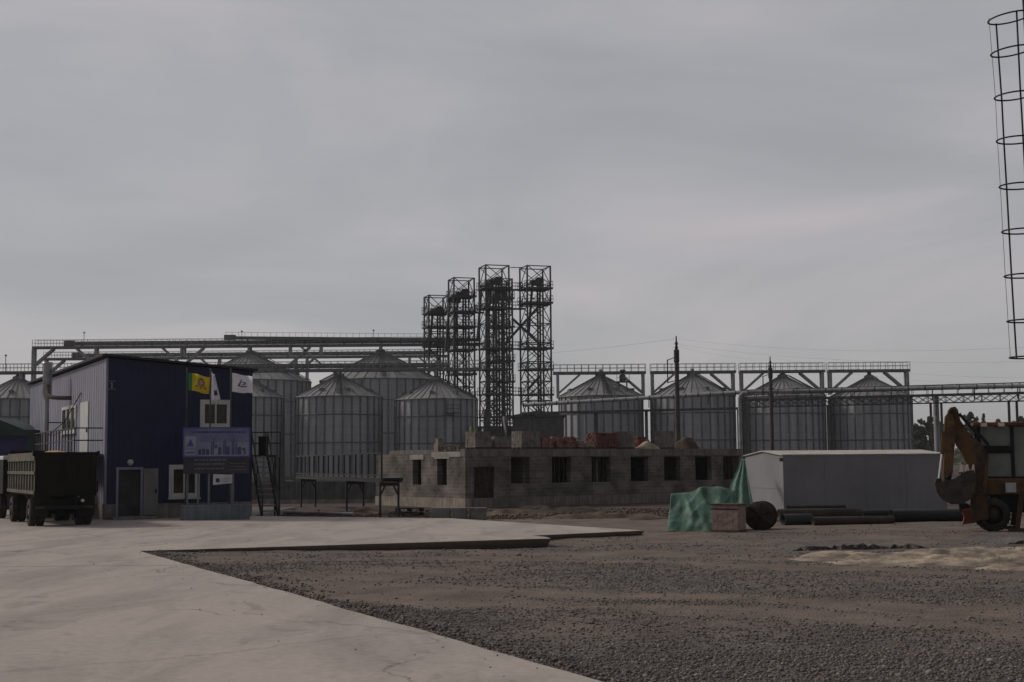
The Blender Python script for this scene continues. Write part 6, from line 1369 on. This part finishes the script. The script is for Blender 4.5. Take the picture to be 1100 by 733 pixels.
def tree(px, Y, yt, w, lab, seed, kind='tree', sparse=1.0, grp='trees beyond the silo row', tall=False):
    rr = random.Random(seed); p = P(px, 490, Y); h = P(px, yt, Y).z+.25; cr = w*Y/F/2
    t = thing(kind, lab, 'tree', (p.x, Y, -.25), 0, grp); b = MB(); b.tube([(0, 0, 0), (.1, 0, h*.3), (-.05, .1, h*.6), (.1, 0, h*.92)], [h*.022, h*.017, h*.011, .03], 8)
    tips = []
    for k in range(16):
        z = h*rr.uniform(.22, .85); a = rr.uniform(0, 6.28); l = cr*rr.uniform(.5, 1.0)*(1.1-.5*abs(z/h-.5)); e = Vector((math.cos(a)*l, math.sin(a)*l, z+l*rr.uniform(.2, .8))); b.tube([(0, 0, z*.95), e*.55+Vector((0, 0, z*.42)), e], [h*.007, h*.005, .015], 5); tips.append(e)
    b.build('trunk', M['trunk'], t)
    n = int(6500*sparse); c = MB(); cl = []
    for k in range(90):
        a = rr.uniform(0, 6.28); zz = rr.random(); z = h*(.06+.9*zz); pr = math.sin(math.pi*min(1, .12+zz*.9))**.7 if not tall else (1-zz)*.9+.1; ra = cr*pr*rr.random()**.5; cl.append((ra*math.cos(a), ra*math.sin(a), z, cr*rr.uniform(.16, .38)*(1.1-.5*zz)))
    cl += [(e.x, e.y, e.z, cr*.22) for e in tips]
    for k in range(n):
        x, y, z, r = cl[rr.randrange(len(cl))]; d = Vector((rr.gauss(0, 1), rr.gauss(0, 1), rr.gauss(0, .8))); d = d.normalized()*r*rr.random()**.45; q = Vector((x, y, z))+d; s = rr.uniform(.16, .42)
        u = Vector((rr.gauss(0, 1), rr.gauss(0, 1), rr.gauss(0, 1))).normalized(); v = u.orthogonal().normalized(); c.add([q-u*s-v*s*.4, q+u*s*.3-v*s*.6, q+u*s+v*s*.2, q-u*s*.2+v*s*.6], [[0, 1, 2, 3]])
    c.build('crown', M['foliage'], t); return t
tree(985, 300, 455, 26, 'low dark tree close to the end silo of the row', 1)
tree(1000, 310, 447, 26, 'bushy dark tree behind the thin gallery legs', 2)
tree(1012, 320, 452, 16, 'narrow dark tree tight behind the round grey column', 3)
tree(1044, 330, 441, 20, 'round topped tree over the gap in the digging arm', 4)
tree(1058, 340, 443, 9, 'narrow pointed tree showing just above the cab roof', 5, 'poplar_tree', .5, tall=True)
tree(1074, 335, 450, 22, 'low bushy tree just over the orange cab roof', 6)
tree(1098, 335, 446, 24, 'dark tree at the far end of the line above the cab', 7)
tree(1124, 330, 449, 26, 'dark tree beyond the cab, past the last gallery legs', 8)
def treeline():
    pts = []; c = MB(); rr = random.Random(5)
    for k in range(9000):
        x = rr.uniform(-420, 420); y = 620+rr.uniform(-15, 15); hh = 6+4*noise.noise((x*.03, 1, 2))+2.5*noise.noise((x*.15, 4, 2)); z = rr.random()**.7*max(2, hh); s = rr.uniform(.7, 1.7); u = Vector((rr.gauss(0, 1), rr.gauss(0, .5), rr.gauss(0, 1))).normalized(); v = u.orthogonal().normalized(); q = Vector((x, y, z-.25))
        c.add([q-u*s-v*s*.5, q+u*s*.4-v*s*.7, q+u*s+v*s*.3, q-u*s*.2+v*s*.7], [[0, 1, 2, 3]])
    o = c.build('treeline', M['foliage']); o['kind'] = 'stuff'
treeline()
def haze():
    # thin dust hanging over the yard: one closed box round everything, sky outside it
    b = MB(); b.bx(-S_-50, S_+50, -110, S_*1.6+50, -1.3, 60); o = b.build('haze', M['haze_air']); o['kind'] = 'stuff'
m = bpy.data.materials.new('haze_air'); m.use_nodes = True; m.node_tree.nodes.clear()
_o = m.node_tree.nodes.new('ShaderNodeOutputMaterial'); _v = m.node_tree.nodes.new('ShaderNodeVolumePrincipled'); _v.inputs['Density'].default_value = HAZE; _v.inputs['Color'].default_value = (.92, .91, .92, 1); _v.inputs['Anisotropy'].default_value = .2
m.node_tree.links.new(_v.outputs[0], _o.inputs['Volume']); M['haze_air'] = m
haze()
print('objects', len(COL.objects))
